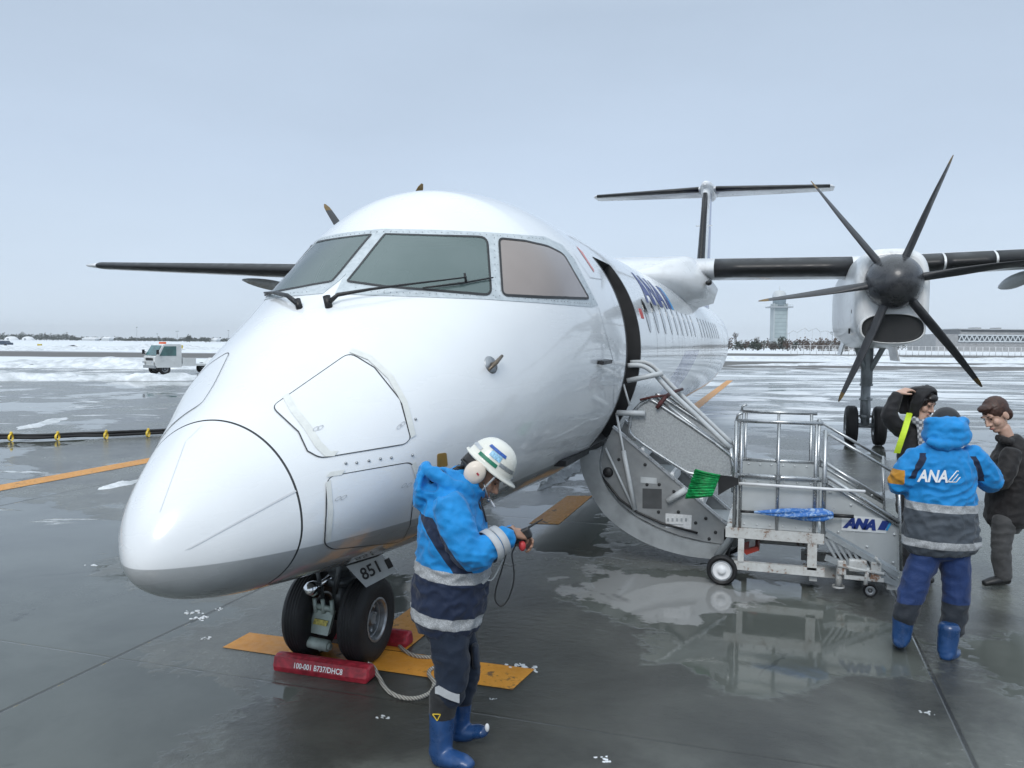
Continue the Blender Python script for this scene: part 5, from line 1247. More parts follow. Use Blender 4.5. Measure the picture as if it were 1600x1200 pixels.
# ------------------------------------------------------------------ people
def evaluated(me, mods):
    o = bpy.data.objects.new('tmp_shape', me); COL.objects.link(o)
    for typ, kw in mods:
        md = o.modifiers.new(typ.lower(), typ)
        for k, v_ in kw.items(): setattr(md, k, v_)
    dg = bpy.context.evaluated_depsgraph_get(); r_ = bpy.data.meshes.new_from_object(o.evaluated_get(dg)); bpy.data.objects.remove(o); bpy.data.meshes.remove(me); return r_
def grow(mb, name, mats, parent, voxel=.008, smooth=5, fold=0.0, fsc=11.0, seed=0.0, label=None):
    """one continuous surface grown over the joined lofts, with cloth folds"""
    off = ORG[parent]; me = mb.mesh(name+'_shape', off)
    me = evaluated(me, [('REMESH', dict(mode='VOXEL', voxel_size=voxel, use_smooth_shade=True)), ('SMOOTH', dict(factor=.5, iterations=smooth))])
    if fold:
        n_ = len(me.vertices); co = np.zeros(n_*3, np.float32); no = np.zeros(n_*3, np.float32); me.vertices.foreach_get('co', co); me.vertices.foreach_get('normal', no); co = co.reshape(-1, 3); no = no.reshape(-1, 3)
        dsp = np.empty(n_, np.float32)
        for i in range(n_):
            p = Vector(co[i]); q = mnoise.noise_vector(p*3.0)*.25
            a = mnoise.noise(Vector((p.x*fsc+seed+q.x*3, p.y*fsc+q.y*3, p.z*fsc*1.5+q.z*4))); b = mnoise.noise(Vector((p.x*fsc*2.3, p.y*fsc*2.3+seed, p.z*fsc*2.6)))
            dsp[i] = (-abs(a)*1.5+.35+.35*b)
        co += no*(dsp*fold)[:, None]; me.vertices.foreach_set('co', co.ravel())
    me.name = name; o = bpy.data.objects.new(name, me); COL.objects.link(o); o.parent = parent; ORG[o] = off
    me.materials.clear()
    for m_ in (mats if isinstance(mats, (list, tuple)) else [mats]): me.materials.append(m_)
    me.polygons.foreach_set('use_smooth', [True]*len(me.polygons)); me.polygons.foreach_set('material_index', [0]*len(me.polygons))
    if label: o['label'] = label
    return o
def chain(mb, pts, rad, side=None, seg=18, k=3):
    """limb: elliptical sections along a smooth path, domed ends"""
    side = Vector(side) if side is not None else FWH; pts = [Vector(p) for p in pts]; rad = [(r_, r_) if not isinstance(r_, tuple) else r_ for r_ in rad]
    P = []; Rr = []
    for i in range(len(pts)-1):
        a = pts[max(i-1, 0)]; b, c = pts[i], pts[i+1]; d = pts[min(i+2, len(pts)-1)]
        for q in range(k):
            t = q/k; P.append(.5*((2*b)+(c-a)*t+(2*a-5*b+4*c-d)*t*t+(3*b-a-3*c+d)*t**3)); s_ = t*t*(3-2*t); Rr.append(tuple(rad[i][j]*(1-s_)+rad[i+1][j]*s_ for j in (0, 1)))
    P.append(pts[-1]); Rr.append(rad[-1])
    t0 = (P[0]-P[1]).normalized(); t1 = (P[-1]-P[-2]).normalized(); e0 = min(Rr[0])*.5; e1 = min(Rr[-1])*.5
    sc = lambda r_, f_: (r_[0]*f_, r_[1]*f_)
    P = [P[0]+t0*e0, P[0]+t0*e0*.7]+P+[P[-1]+t1*e1*.7, P[-1]+t1*e1]; Rr = [sc(Rr[0], .35), sc(Rr[0], .8)]+Rr+[sc(Rr[-1], .8), sc(Rr[-1], .35)]
    rings = []; n_ = len(P)
    for i, p in enumerate(P):
        t = (P[min(i+1, n_-1)]-P[max(i-1, 0)]).normalized(); sd = (side-t*side.dot(t))
        sd = sd.normalized() if sd.length > .05 else t.orthogonal().normalized(); q = t.cross(sd)
        rings.append([p+sd*math.cos(2*math.pi*j/seg)*Rr[i][0]+q*math.sin(2*math.pi*j/seg)*Rr[i][1] for j in range(seg)])
    return mb.loft(rings, 0, True)
def frame(f, u):
    f = Vector(f).normalized(); s_ = f.cross(Vector(u)).normalized(); u = s_.cross(f); return Matrix((s_, f, u)).transposed()   # x = right of face, y = forward, z = up
def head(mb, c, M, k=1.0):
    c = Vector(c); L_ = lambda x, y, z: c+M@(Vector((x, y, z))*k)
    S_k = lambda *r_: tuple(q*k for q in r_)
    mb.ell(L_(0, -.012, .028), S_k(.076, .096, .098), M, 20, 14); mb.ell(L_(0, .018, -.04), S_k(.062, .074, .082), M, 18, 12); mb.ell(L_(0, .060, -.098), S_k(.032, .030, .022), M, 12, 8)
    for s_ in (-1, 1):
        mb.ell(L_(.040*s_, .060, -.030), S_k(.026, .026, .030), M, 12, 8); mb.ell(L_(.078*s_, -.012, -.018), S_k(.011, .024, .034), M, 12, 8); mb.ell(L_(.033*s_, .082, .030), S_k(.028, .014, .010), M, 10, 6)
    chain(mb, [L_(0, .088, .022), L_(0, .104, -.008), L_(0, .113, -.030)], [.010*k, .011*k, .016*k], M@Vector((1, 0, 0)), 10); mb.ell(L_(.013, .098, -.034), S_k(.010, .011, .009), M, 8, 6); mb.ell(L_(-.013, .098, -.034), S_k(.010, .011, .009), M, 8, 6)
    mb.ell(L_(0, .090, -.062), S_k(.024, .011, .007), M, 10, 6); mb.ell(L_(0, .086, -.074), S_k(.021, .012, .008), M, 10, 6)
    return L_
EYE = simple('eye', (.03, .02, .018), .15, var=.1); LIP = simple('lips', (.36, .14, .12), .5)
def face_bits(parent, L_, M, k=1.0):
    for s_ in (-1, 1):
        m = MB(); m.ell(L_(.033*s_, .083, .008), (.012*k, .006*k, .005*k), M, 10, 8); m.build('eye', EYE, parent)
        m = MB(); m.tube([L_(.016*s_, .098, .032), L_(.034*s_, .095, .040), L_(.052*s_, .082, .034)], [.0018*k, .003*k, .0018*k], 6); m.build('eyebrow', EYE, parent)
    m = MB(); m.ell(L_(0, .096, -.068), (.024*k, .008*k, .008*k), M, 10, 6); m.build('lips', LIP, parent)
def hand(mb, wrist, d, nrm, curl=.5, k=1.0, thumb=1, spread=1.0):
    """palm plus four jointed fingers and a side-set thumb; nrm points out of the back of the hand"""
    wrist = Vector(wrist); d = Vector(d).normalized(); nrm = (Vector(nrm)-d*Vector(nrm).dot(d)).normalized(); a = d.cross(nrm)*thumb
    chain(mb, [wrist-d*.02, wrist+d*.03*k, wrist+d*.085*k], [(.026*k, .019*k), (.036*k, .017*k), (.040*k, .014*k)], a, 14)
    tips = []
    for i, (o_, ln) in enumerate(((.030, .070), (.010, .080), (-.010, .075), (-.029, .058))):
        p = wrist+d*.082*k+a*o_*k; pts = [p-d*.02*k]; dd = (d+a*o_*1.2*spread).normalized(); ang = 0; pts.append(p)
        for seg_, f_ in enumerate((.44, .32, .24)):
            ang += curl*(.75+.15*i)*(1 if seg_ else .7); q = dd*math.cos(ang)-nrm*math.sin(ang); p = p+q*ln*f_*k; pts.append(p)
        chain(mb, pts, [.0095*k, .0092*k, .0088*k, .0080*k, .0068*k], a, 10); tips.append(p)
    p = wrist+d*.025*k+a*.030*k; q = (d*.75+a*.65-nrm*.25).normalized(); p2 = p+q*.045*k; q2 = (d*.85+a*.1-nrm*.5*max(curl, .3)).normalized(); chain(mb, [p-q*.02*k, p, p2, p2+q2*.032*k], [.014*k, .013*k, .0105*k, .008*k], nrm, 10)
    return tips
def skin_tone(name, a, b):
    s = NM(name); n1 = s.noise(14, 4, .6); s.set(col=s.mix(s.ss(n1, .3, .7), c4(a), c4(b)), rough=.48, spec=.4); s.b.inputs['Subsurface Weight'].default_value = .08; s.b.inputs['Subsurface Radius'].default_value = (.01, .004, .002); return s.mat
SK1 = skin_tone('skin', (.34, .19, .13), (.43, .26, .185)); SK2 = skin_tone('skin_fair', (.46, .29, .22), (.56, .37, .29))
BLUE, NAVY, SILV = (.006, .225, .57), (.010, .020, .052), (.40, .42, .44)
def cloth(name, base, layers, bump=.3, rough=.7):
    """woven cloth; layers = (list of slabs (point, normal, lo, hi), colour, is reflective tape)"""
    s = NM(name); P = s.obj(); n1 = s.noise(8, 4, .6); n2 = s.noise(380, 2, .5); n3 = s.noise(30, 5, .6, dist=.8)
    v_ = lambda c: (c4(tuple(x*.86 for x in c)), c4(tuple(x*1.12 for x in c)))
    col = s.mix(s.ss(n1, .3, .7), *v_(base)); rg = rough
    for slabs, c, tape in layers:
        msk = None
        for (pt, nr, lo, hi) in slabs:
            d_ = s.m('SUBTRACT', s.dot(P, Vector(nr)), Vector(pt).dot(Vector(nr))); q = s.slab(d_, lo, hi, .0012); msk = q if msk is None else s.m('MULTIPLY', msk, q)
        if tape:
            gr = s.vor(160); cc = s.mix(s.ss(gr, .2, .6), c4(tuple(x*1.15 for x in c)), c4(tuple(x*.75 for x in c)))
        else: cc = s.mix(s.ss(n1, .3, .7), *v_(c))
        col = s.mix(msk, col, cc)
    s.set(col=col, rough=rg, sheen=.12, spec=.35); s.bump(s.m('ADD', s.m('MULTIPLY', n2, .06), n3), .010, bump); return s.mat
def fig(D0): return lambda px, py, dd=0.0: D(px, py, D0+dd)
BOOTM = simple('blue_rubber_boot', (.014, .055, .165), .32, var=.25, scale=8, coat=.25); SOLE = simple('boot_sole', (.02, .022, .028), .6)
def boot(parent, pts, rads, toe_dir):
    m = MB(); chain(m, pts[0], rads[0], toe_dir, 18); chain(m, pts[1], rads[1], Vector(toe_dir).cross(Vector((0, 0, 1))), 18)
    b = grow(m, 'boot', BOOTM, parent, .007, 4, .0025, 14)
    return b

# ---- ground worker with helmet, in profile beside the nose gear
W = fig(4.15); wb = G(708, 1178); HZ = Vector((0, 0, 1))
WK = empty('person', wb, 'person in bright blue jacket, white helmet and ear muffs looking down beside the nose wheel', 'person')
of = ORG[WK]
hu = (RTH*.62+HZ*.78).normalized(); hf = (RTH*.78-HZ*.62-FWH*.05).normalized(); HM = frame(hf, hu)
m = MB(); hc = W(753, 741); HL = head(m, hc, HM, .98)
chain(m, [W(727, 775), W(735, 762), W(745, 750)], [.06, .056, .056]); chain(m, [W(706, 950), W(706, 880), W(708, 800), W(718, 775)], [(.12, .09), (.12, .09), (.12, .08), (.07, .05)])
el_, wr_ = W(736, 866, -.25), W(792, 834, -.15); chain(m, [W(703, 792, -.19), el_, wr_, W(800, 832, -.13)], [.05, .04, .03, .026])
el2, wr2 = W(752, 862, .2), W(798, 838, .02); chain(m, [W(712, 790, .19), el2, wr2], [.05, .04, .027])
fd = (W(820, 836, -.06)-wr_).normalized(); hand(m, W(799, 832, -.14), (fd-HZ*.05).normalized(), (HZ*.75-FWH*.6).normalized(), .62, 1.0, -1)
hand(m, W(797, 842, .01), (RTH-FWH*.25-HZ*.12).normalized(), (FWH*.9+HZ*.3).normalized(), .75, 1.0, 1)
for P_ in ([W(702, 965, -.09), W(705, 1046, -.10), W(695, 1092, -.085), W(690, 1150, -.088)], [W(712, 965, .09), W(727, 1050, .10), W(720, 1088, .11), W(718, 1130, .11)]): chain(m, P_, [.06, .045, .035, .03])
wbody = grow(m, 'body', SK1, WK, .0058, 3)
face_bits(WK, HL, HM, .98)
m = MB(); m.ell(HL(0, -.035, .02), (.083, .092, .098), HM, 20, 14); m.ell(HL(0, -.07, -.05), (.062, .045, .06), HM, 14, 10)
for k in range(26): a = random.uniform(-1, 1); p = HL(.06*a, -.09, -.07+random.uniform(-.02, .05)); m.tube([p, p+HM@Vector((.01*a, -.03, -.02)), p+HM@Vector((.02*a, -.045, -.05))], [.008, .006, .002], 5)
m.build('hair', simple('black_hair', (.012, .011, .012), .45, var=.4, scale=60), WK)
# jacket: torso, sleeves, collar and the hood fallen down the back
tors = [(697, 966, .20, .175), (703, 925, .215, .19), (708, 880, .225, .188), (708, 835, .235, .175), (706, 795, .235, .155), (712, 768, .20, .125), (722, 752, .13, .085), (731, 745, .09, .06)]
m = MB(); chain(m, [W(a, b) for a, b, _, _ in tors], [(c, d_) for _, _, c, d_ in tors], FWH, 32)
chain(m, [W(704, 786, -.20), W(712, 815, -.235), W(722, 846, -.255), W(739, 866, -.265), W(765, 855, -.225), W(792, 838, -.165)], [.085, .088, .084, .082, .068, .054]); chain(m, [W(712, 786, .19), W(738, 830, .235), W(755, 858, .22), W(796, 836, .03)], [.08, .078, .074, .052])
chain(m, [W(690, 742, .0), W(712, 748, -.10), W(738, 764, -.095), W(750, 778, -.02)], [(.022, .04)]*4); chain(m, [W(690, 742, .0), W(712, 746, .11), W(738, 762, .09), W(750, 778, .02)], [(.022, .04)]*4)
chain(m, [W(664, 729, -.02), W(660, 752, -.01), W(661, 780, 0), W(668, 796, .0)], [(.11, .022), (.15, .035), (.14, .045), (.09, .035)]); chain(m, [W(663, 765), W(685, 768), W(712, 764), W(728, 772)], [(.14, .05), (.16, .055), (.15, .05), (.12, .04)])
chain(m, [W(664, 730, -.10), W(690, 748, -.15), W(722, 764, -.13), W(742, 778, -.06)], [.026, .034, .036, .026]); chain(m, [W(664, 730, .10), W(690, 748, .15), W(722, 764, .13)], [.026, .034, .036])
b1a, b1b = W(646, 877)-of, W(771, 893)-of; nb = (b1b-b1a).normalized().cross(FWH).normalized(); b2a, b2b = W(636, 948)-of, W(755, 963)-of
dpa, dpb = W(668, 795)-of, W(730, 882)-of; nd = (dpb-dpa).normalized().cross(FWH).normalized()
torso_front = [(W(742, 860)-of, RTH, -9, 0)]
JK = cloth('worker_jacket', BLUE, [
    ([(dpa, nd, -.033, .035), (b1a, nb, -.02, 9), (W(700, 796)-of, HZ, -9, .0), (W(748, 800)-of, RTH, -9, 0), (of-of+W(700, 850)-of, FWH, -9, -.02)], NAVY, False),
    ([(b1a, nb, -9, .0)], NAVY, False), ([(b1a, nb, -.029, .029), (W(0, 0)-of, FWH, -99, 99)], SILV, True), ([(b2a, nb, -.028, .028)], SILV, True)], .35)
jk = grow(m, 'jacket', JK, WK, .0075, 3, .016, 12, 2.3)
m = MB(); m.ell(W(697, 750, -.0), (.13, .075, .035), Matrix.Rotation(0, 3, 'X'), 18, 10); m.ell(W(680, 742), (.10, .06, .04)); m.build('hood_lining', fabric('black_lining', (.012, .013, .015)), WK)
for t in (.42, .68):        # reflective tape round the sleeve
    a_, b_ = W(748, 864, -.252), W(792, 838, -.165); c_ = a_.lerp(b_, t); d_ = (b_-a_).normalized(); r_ = (.080*(1-t)+.058*t)+.011; s_ = d_.orthogonal().normalized(); q_ = d_.cross(s_)
    m = MB(); m.loft([[c_+d_*o_+(s_*math.cos(a)+q_*math.sin(a))*r_*kk*(1+.03*math.sin(a*3)) for a in np.linspace(0, 2*math.pi, 28, endpoint=False)] for o_, kk in ((-.019, .96), (-.018, 1.0), (.018, .985), (.019, .95))], 0, False); m.build('sleeve_band', cloth('sleeve_tape', SILV, [], .2) if t < .5 else bpy.data.materials['sleeve_tape'], WK)
m = MB(); a_ = W(796, 836, -.155); d_ = (W(806, 831, -.14)-a_).normalized(); m.lathe([(.040, -.02), (.041, 0), (.036, .018), (.030, .02)], a_, d_, 18); m.build('cuff', fabric('black_cuff', (.012, .013, .016)), WK)
# trousers tucked into the boots, gaiters with a reflective edge
TRM = cloth('navy_trousers', (.008, .016, .034), [], .45)
m = MB(); chain(m, [W(700, 955), W(703, 985)], [(.17, .14), (.16, .125)]); chain(m, [W(700, 970, -.09), W(703, 1010, -.10), W(707, 1046, -.10), W(703, 1080, -.09), W(695, 1092, -.08)], [(.095, .105), (.088, .095), (.080, .088), (.076, .078), (.07, .068)]); chain(m, [W(712, 970, .09), W(722, 1015, .10), W(728, 1050, .10), W(721, 1092, .105)], [(.09, .095), (.08, .082), (.074, .072), (.066, .060)])
tr = grow(m, 'trousers', TRM, WK, .008, 4, .012, 9, 7.7)
m = MB(); chain(m, [W(742, 1010, .02), W(744, 1040, .02)], [(.05, .02), (.05, .02)]); m.build('thigh_pocket', TRM, WK)
m = MB(); chain(m, [W(695, 1084, -.085), W(692, 1102, -.085), W(691, 1117, -.085)], [(.074, .075), (.070, .068), (.066, .064)]); gaiter = grow(m, 'gaiter', fabric('black_gaiter', (.012, .013, .015)), WK, .007, 3, .006, 14)
m = MB(); A_, B_ = W(680, 1074, -.16), W(718, 1091, -.16)
m.loft([[p+o_ for p in (A_+HZ*.0-FWH*.005, A_-HZ*.026-FWH*.01, A_-HZ*.026+FWH*.0, A_+FWH*.004)] for p0, o_ in ((0, Vector()),)]+[[A_.lerp(B_, t)-FWH*(.012*math.sin(math.pi*t)+.006)+HZ*q for q in (.018, -.022)]+[A_.lerp(B_, t)-FWH*(.012*math.sin(math.pi*t)-.004)+HZ*q for q in (-.022, .018)] for t in (.15, .4, .65, .85, 1)], 0, True, smooth=False); m.build('reflective_edge', bpy.data.materials['sleeve_tape'], WK)
boot(WK, ([W(691, 1110, -.085), W(690, 1145, -.088), W(688, 1178, -.09)], [W(684, 1183, -.09), W(700, 1185, -.12), W(721, 1190, -.17), W(735, 1196, -.20)]), ([(.066, .064), (.060, .058), (.058, .055)], [(.045, .044), (.048, .048), (.050, .036), (.036, .024)]), RTH)
boot(WK, ([W(720, 1088, .11), W(719, 1115, .11), W(717, 1140, .11)], [W(712, 1146, .11), W(727, 1146, .10), W(745, 1143, .06), W(757, 1144, .03)]), ([(.060, .054), (.054, .050), (.052, .048)], [(.042, .040), (.044, .042), (.044, .034), (.036, .026)]), RTH)
m = MB(); m.ell(W(761, 1137, .03), (.012, .012, .022)); m.build('toe_highlight', MT['whitepaint'], WK)  # white bump stands in for the bright highlight on the boot toe
m = MB(); c_ = W(681, 1119, -.153); 
for q0, q1 in (((-5, -3), (7, -3)), ((7, -3), (2, 7)), ((2, 7), (-5, -3))): m.bar(c_+RTH*q0[0]*.0032-HZ*q0[1]*.0032, c_+RTH*q1[0]*.0032-HZ*q1[1]*.0032, .004)
m.build('boot_badge', MT['yellow'], WK)
# helmet with brim, stickers and chin strap; ear muffs
HEL = simple('helmet_shell', (.70, .70, .64), .3, var=.05, scale=10, coat=.4)
hcn = W(766, 728); m = MB(); rr = []
def hp(x, y, z): return hcn+HM@Vector((x, y, z))
NA = 40
for i in range(15):
    t = math.pi/2*i/14; rz = math.sin(t)*.135; k_ = math.cos(t)**.8 if i < 14 else 0.001
    rr.append([hp(.112*k_*math.cos(a), (.128*math.sin(a))*k_-.006, rz+.004) for a in np.linspace(0, 2*math.pi, NA, endpoint=False)])
for (k_, z_) in ((1.10, .004), (1.12, -.004), (1.0, -.012), (.95, -.010)):
    rr.insert(0, [hp(.112*k_*math.cos(a), (.128*math.sin(a))*k_-.006+(.028 if math.sin(a) > 0 else 0)*max(0, math.sin(a))**2*(k_ > 1.05), z_-.006*(math.sin(a) > 0)*(k_ > 1.05)) for a in np.linspace(0, 2*math.pi, NA, endpoint=False)])
m.loft(rr, 0, False); helm = m.build('helmet', HEL, WK)
def hsurf(az, el, off=.003): k_ = math.cos(el)**.8; return hp((.112+off)*k_*math.cos(az), (.128+off)*math.sin(az)*k_-.006, math.sin(el)*(.135+off)+.004)
def sticker(az0, az1, e0, e1, mt, nm):
    m = MB(); A_ = np.linspace(az0, az1, 8); E_2 = np.linspace(e0, e1, 5); vs = [hsurf(a, e) for e in E_2 for a in A_]; m.add(vs, [(i*8+j, i*8+j+1, i*8+8+j+1, i*8+8+j) for i in range(4) for j in range(7)], 0, True); return m.build(nm, mt, helm)
SB = simple('sticker_blue', (.03, .10, .36), .4, var=.3, scale=120); SLB = simple('sticker_pale_blue', (.25, .48, .66), .4, var=.35, scale=110); SG = simple('sticker_green', (.01, .17, .10), .4, var=.2, scale=90)
sticker(R(-34), R(22), .62, .76, SB, 'sticker'); sticker(R(-18), R(14), .36, .60, SLB, 'sticker'); sticker(R(-38), R(14), .12, .26, SG, 'sticker')
m = MB(); rr = [[hsurf(a, e, .0045) for a in np.linspace(R(-70), R(60), 20)] for e in (.30, .42)]; 
sticker(R(-100), R(-40), .26, .40, MT['alu'], 'reflective_strip'); sticker(R(16), R(70), .26, .40, MT['alu'], 'reflective_strip')
m = MB(); cup = simple('ear_cup', (.66, .58, .50), .4, var=.06, coat=.2); ec = W(742, 739, -.115)
m.lathe([(0, -.055), (.028, -.053), (.046, -.043), (.052, -.028), (.052, -.010)], ec+FWH*.03, FWH, 26); c1 = m.build('ear_muff', cup, WK)
for v_ in c1.data.vertices:
    p = v_.co+of-ec; v_.co += HM.col[2]*(p.dot(HM.col[2]))*.16
m = MB(); m.lathe([(.052, -.012), (.056, 0), (.050, .022), (.0, .022)], ec+FWH*.03, FWH, 26); m.build('muff_cushion', MT['black'], c1)
m = MB(); 
for a_, b_ in ((0, .004),): m.bar(ec-FWH*.0245+HM.col[1]*.006+HM.col[2]*.010, ec-FWH*.0245+HM.col[1]*.020+HM.col[2]*.006, .003, .009, up=HM.col[2])
m.build('muff_mark', MT['red'], c1)
m = MB(); m.lathe([(0, -.055), (.046, -.043), (.054, -.02), (.052, .02)], W(742, 739, .115)-FWH*.03, -FWH, 22); m.build('ear_muff', cup, WK)
m = MB(); m.tube([ec-HM.col[1]*.03, HL(.10, -.075, .0), HL(.06, -.125, .0), HL(-.06, -.125, .0), HL(-.10, -.075, 0)], .006, 6); m.build('muff_band', MT['black'], WK)
m = MB(); m.tube([hp(.105, .05, 0), HL(.078, .05, -.05), HL(.03, .06, -.125), HL(-.03, .06, -.125), HL(-.078, .05, -.05), hp(-.105, .05, 0)], .006, 6); m.build('chin_strap', MT['greypaint'], WK)
m = MB(); m.tube([HL(.088, .03, -.015), HL(.088, .075, -.045), HL(.05, .105, -.07)], .004, 6); m.ell(HL(.045, .108, -.072), (.010, .012, .010)); m.build('microphone_boom', MT['steel'], WK)
m = MB(); chain(m, [W(737, 775, -.03), W(744, 790, -.05), W(752, 806, -.02)], [.022, .02, .014]); m.tube([W(752, 775, -.06), W(753, 790, -.07), W(757, 803, -.06), W(760, 815, -.04)], .005, 6); m.build('neck_warmer', fabric('black_fleece', (.012, .012, .014)), WK)
ct = tag(MB().tube([HL(.01, .10, -.068), HL(.02, .155, -.085)], .0045, 8).build('cigarette', MT['whiteink'], loc=HL(.01, .10, -.068)), 'short white stick in the mouth of the worker with the helmet', 'cigarette')
# what he holds: a black hand unit with an aerial, a red knob, and its lead
rb_ = W(812, 838, -.085); HS = empty('handset', rb_, 'small black handset with aerial and red knob in the hands of the helmeted worker', 'handset')
m = MB(); Mh = frame((RTH*.85+HZ*.4-FWH*.1), HZ); m.box(rb_, (.04, .12, .055), Mh, bev=.010); m.build('case', MT['black'], HS); m = MB(); m.tube([rb_+Mh@Vector((0, .05, .015)), W(826, 824, -.08), W(848, 811, -.08)], [.008, .006, .003], 8); m.build('aerial', MT['black'], HS)
m = MB(); m.ell(W(816, 853, -.10), (.018, .018, .026)); m.tube([W(812, 845, -.09), W(816, 850, -.10)], .012, 8); m.build('knob', simple('red_plastic', (.50, .045, .05), .35), HS)
m = MB(); m.tube([W(818, 826, -.09), W(821, 840, -.085), W(818, 850, -.08)], .006, 6); m.build('wrist_loop', MT['black'], HS)
CB = MB(); CB.tube(smooth_pts([W(791, 866, -.10), W(784, 890, -.10), W(775, 920, -.1), W(774, 938, -.1), W(783, 947, -.1), W(794, 936, -.1), W(802, 912, -.1), W(803, 890, -.1), W(800, 866, -.1), W(806, 852, -.09)], 6), .0038, 6)
tag(CB.build('lead', MT['black'], loc=W(791, 866, -.10)), 'thin black lead hanging in a loop under the worker\'s handset', 'cable')
CB = MB(); CB.tube(smooth_pts([W(786, 874, -.2), W(770, 905, -.2), W(757, 905, -.2), W(755, 912, -.2), W(765, 900, -.2)], 5), .004, 6); CB.build('pocket_cord', MT['greypaint'], WK)
# ---- worker seen from behind at the foot of the ramp
W = fig(5.55); HZ = Vector((0, 0, 1))
AN = empty('person', G(1445, 1020), 'person seen from behind in a blue jacket with white lettering and blue rubber boots', 'person'); of = ORG[AN]
BK = (FWH*.97+RTH*.2).normalized(); HM = frame((BK-HZ*.45), HZ)
m = MB(); hc = W(1478, 668, .06); HL = head(m, hc, HM, .98); chain(m, [W(1474, 715), W(1476, 690, .03)], [.06, .058])
chain(m, [W(1468, 850), W(1470, 790), W(1470, 730)], [(.10, .08), (.11, .08), (.11, .07)], RTH)
la = [W(1432, 716), W(1406, 752, .02), W(1408, 752, .26)]; ra = [W(1516, 712), W(1547, 752, .04), W(1528, 742, .28)]
chain(m, la, [.05, .042, .03], HZ); chain(m, ra, [.05, .042, .03], HZ)
hand(m, W(1409, 751, .28), (FWH+RTH*.2), HZ, .6, 1, 1); hand(m, W(1526, 741, .30), (FWH-RTH*.2), HZ, .6, 1, -1)
chain(m, [W(1452, 855), W(1424, 932), W(1412, 968), W(1409, 995)], [.06, .045, .035, .03], RTH); chain(m, [W(1488, 855), W(1494, 945), W(1486, 985), W(1480, 1012)], [.06, .045, .035, .03], RTH)
grow(m, 'body', SK1, AN, .0065, 3); face_bits(AN, HL, HM, .98)
tors = [(1470, 850, .255, .17), (1470, 820, .245, .17), (1470, 790, .228, .165), (1471, 755, .222, .16), (1472, 725, .215, .15), (1473, 706, .175, .125), (1475, 694, .10, .09)]
m = MB(); chain(m, [W(a, b) for a, b, _, _ in tors], [(c, d_) for _, _, c, d_ in tors], RTH, 32)
chain(m, [W(1436, 714), W(1420, 733, .0), W(1407, 753, .03), W(1408, 753, .14), W(1409, 751, .26)], [.085, .085, .082, .072, .056], HZ); chain(m, [W(1512, 710), W(1530, 728, .0), W(1547, 750, .04), W(1540, 748, .16), W(1529, 742, .28)], [.085, .085, .082, .072, .056], HZ)
hl = W(1436, 714)-of; b1 = W(1470, 790)-of; b2 = W(1470, 846)-of
tilt = (HZ+RTH*.04).normalized()
JB = cloth('back_jacket', BLUE, [([(b1, tilt, -9, 0)], (.055, .068, .085), False), ([(b1, tilt, -.022, .030)], SILV, True), ([(b2, tilt, -.024, .026)], SILV, True),
    ([(W(1430, 717)-of, (RTH*.91-HZ*.41).normalized(), -.020, .018), (W(1470, 746)-of, HZ, -.0, .17)], NAVY, False), ([(W(1516, 724)-of, (RTH*.91+HZ*.41).normalized(), -.018, .020), (W(1470, 750)-of, HZ, -.0, .17)], NAVY, False),
    ([(W(1409, 742)-of, RTH, -9, -.012), (W(1409, 742)-of, HZ, -.06, .04)], (.50, .24, .03), False)], .35)
grow(m, 'jacket', JB, AN, .0075, 3, .016, 11, 5.1)
# hood lying behind the neck, dark knitted cap
m = MB(); m.ell(W(1479, 680, -.015), (.158, .125, .088), frame(FWH, HZ), 22, 14); m.ell(W(1479, 668, -.02), (.142, .120, .075), frame(FWH, HZ), 22, 14)
chain(m, [W(1450, 662, .05), W(1454, 659, -.03), W(1478, 660, -.085), W(1503, 658, -.03), W(1509, 660, .05)], [.026, .032, .034, .032, .026], HZ); chain(m, [W(1450, 690, -.08), W(1480, 697, -.125), W(1510, 688, -.08)], [.026, .036, .026], HZ)
grow(m, 'hood', cloth('hood_cloth', BLUE, [], .4), AN, .0075, 4, .010, 12, 1.1)
m = MB(); m.ell(HL(0, -.012, .035), (.094, .112, .102), HM, 24, 14); m.build('knit_cap', fabric('black_knit', (.012, .014, .018)), AN)
# lettering across the back
def backp(px, py):
    z_ = W(px, py); xx = (px-1471)/1298*5.55; return W(px, py, -(.160*math.sqrt(max(0, 1-(xx/.235)**2)))-.012)
vs, fs = text2d('ANA', 1.0, .25, .03); W_ = max(v[0] for v in vs); vs, fs = chop(vs, fs, .08)
m = MB(); m.add([backp(1434+x/W_*47, 752-y/.69*18+x/W_*1.5) for x, y in vs], fs)
q = [(1481, 753), (1494, 753.5), (1507, 737), (1495, 736)]; 
for a, b in zip(q, q[1:]+q[:1]): m.tube([backp(*a), backp((a[0]+b[0])/2, (a[1]+b[1])/2), backp(*b)], .004, 5)
m.tube([backp(1487, 753), backp(1494, 745), backp(1501, 736.5)], .003, 5)
m.build('back_lettering', MT['whiteink'], AN)
m = MB(); chain(m, [W(1468, 838), W(1468, 862)], [(.19, .14), (.17, .12)], RTH); chain(m, [W(1452, 855), W(1436, 895), W(1422, 935), W(1413, 965)], [(.10, .10), (.092, .09), (.085, .082), (.076, .074)], RTH); chain(m, [W(1488, 855), W(1494, 900), W(1494, 945), W(1487, 985)], [(.10, .10), (.092, .09), (.085, .082), (.078, .074)], RTH)
kb1, kb2 = W(1418, 950)-of, W(1490, 970)-of
grow(m, 'trousers', cloth('blue_trousers', (.012, .035, .125), [([(W(1455, 940)-of, HZ, -9, 0)], (.020, .026, .036), False)], .45), AN, .008, 4, .013, 8, 3.3)
SD2 = RTH
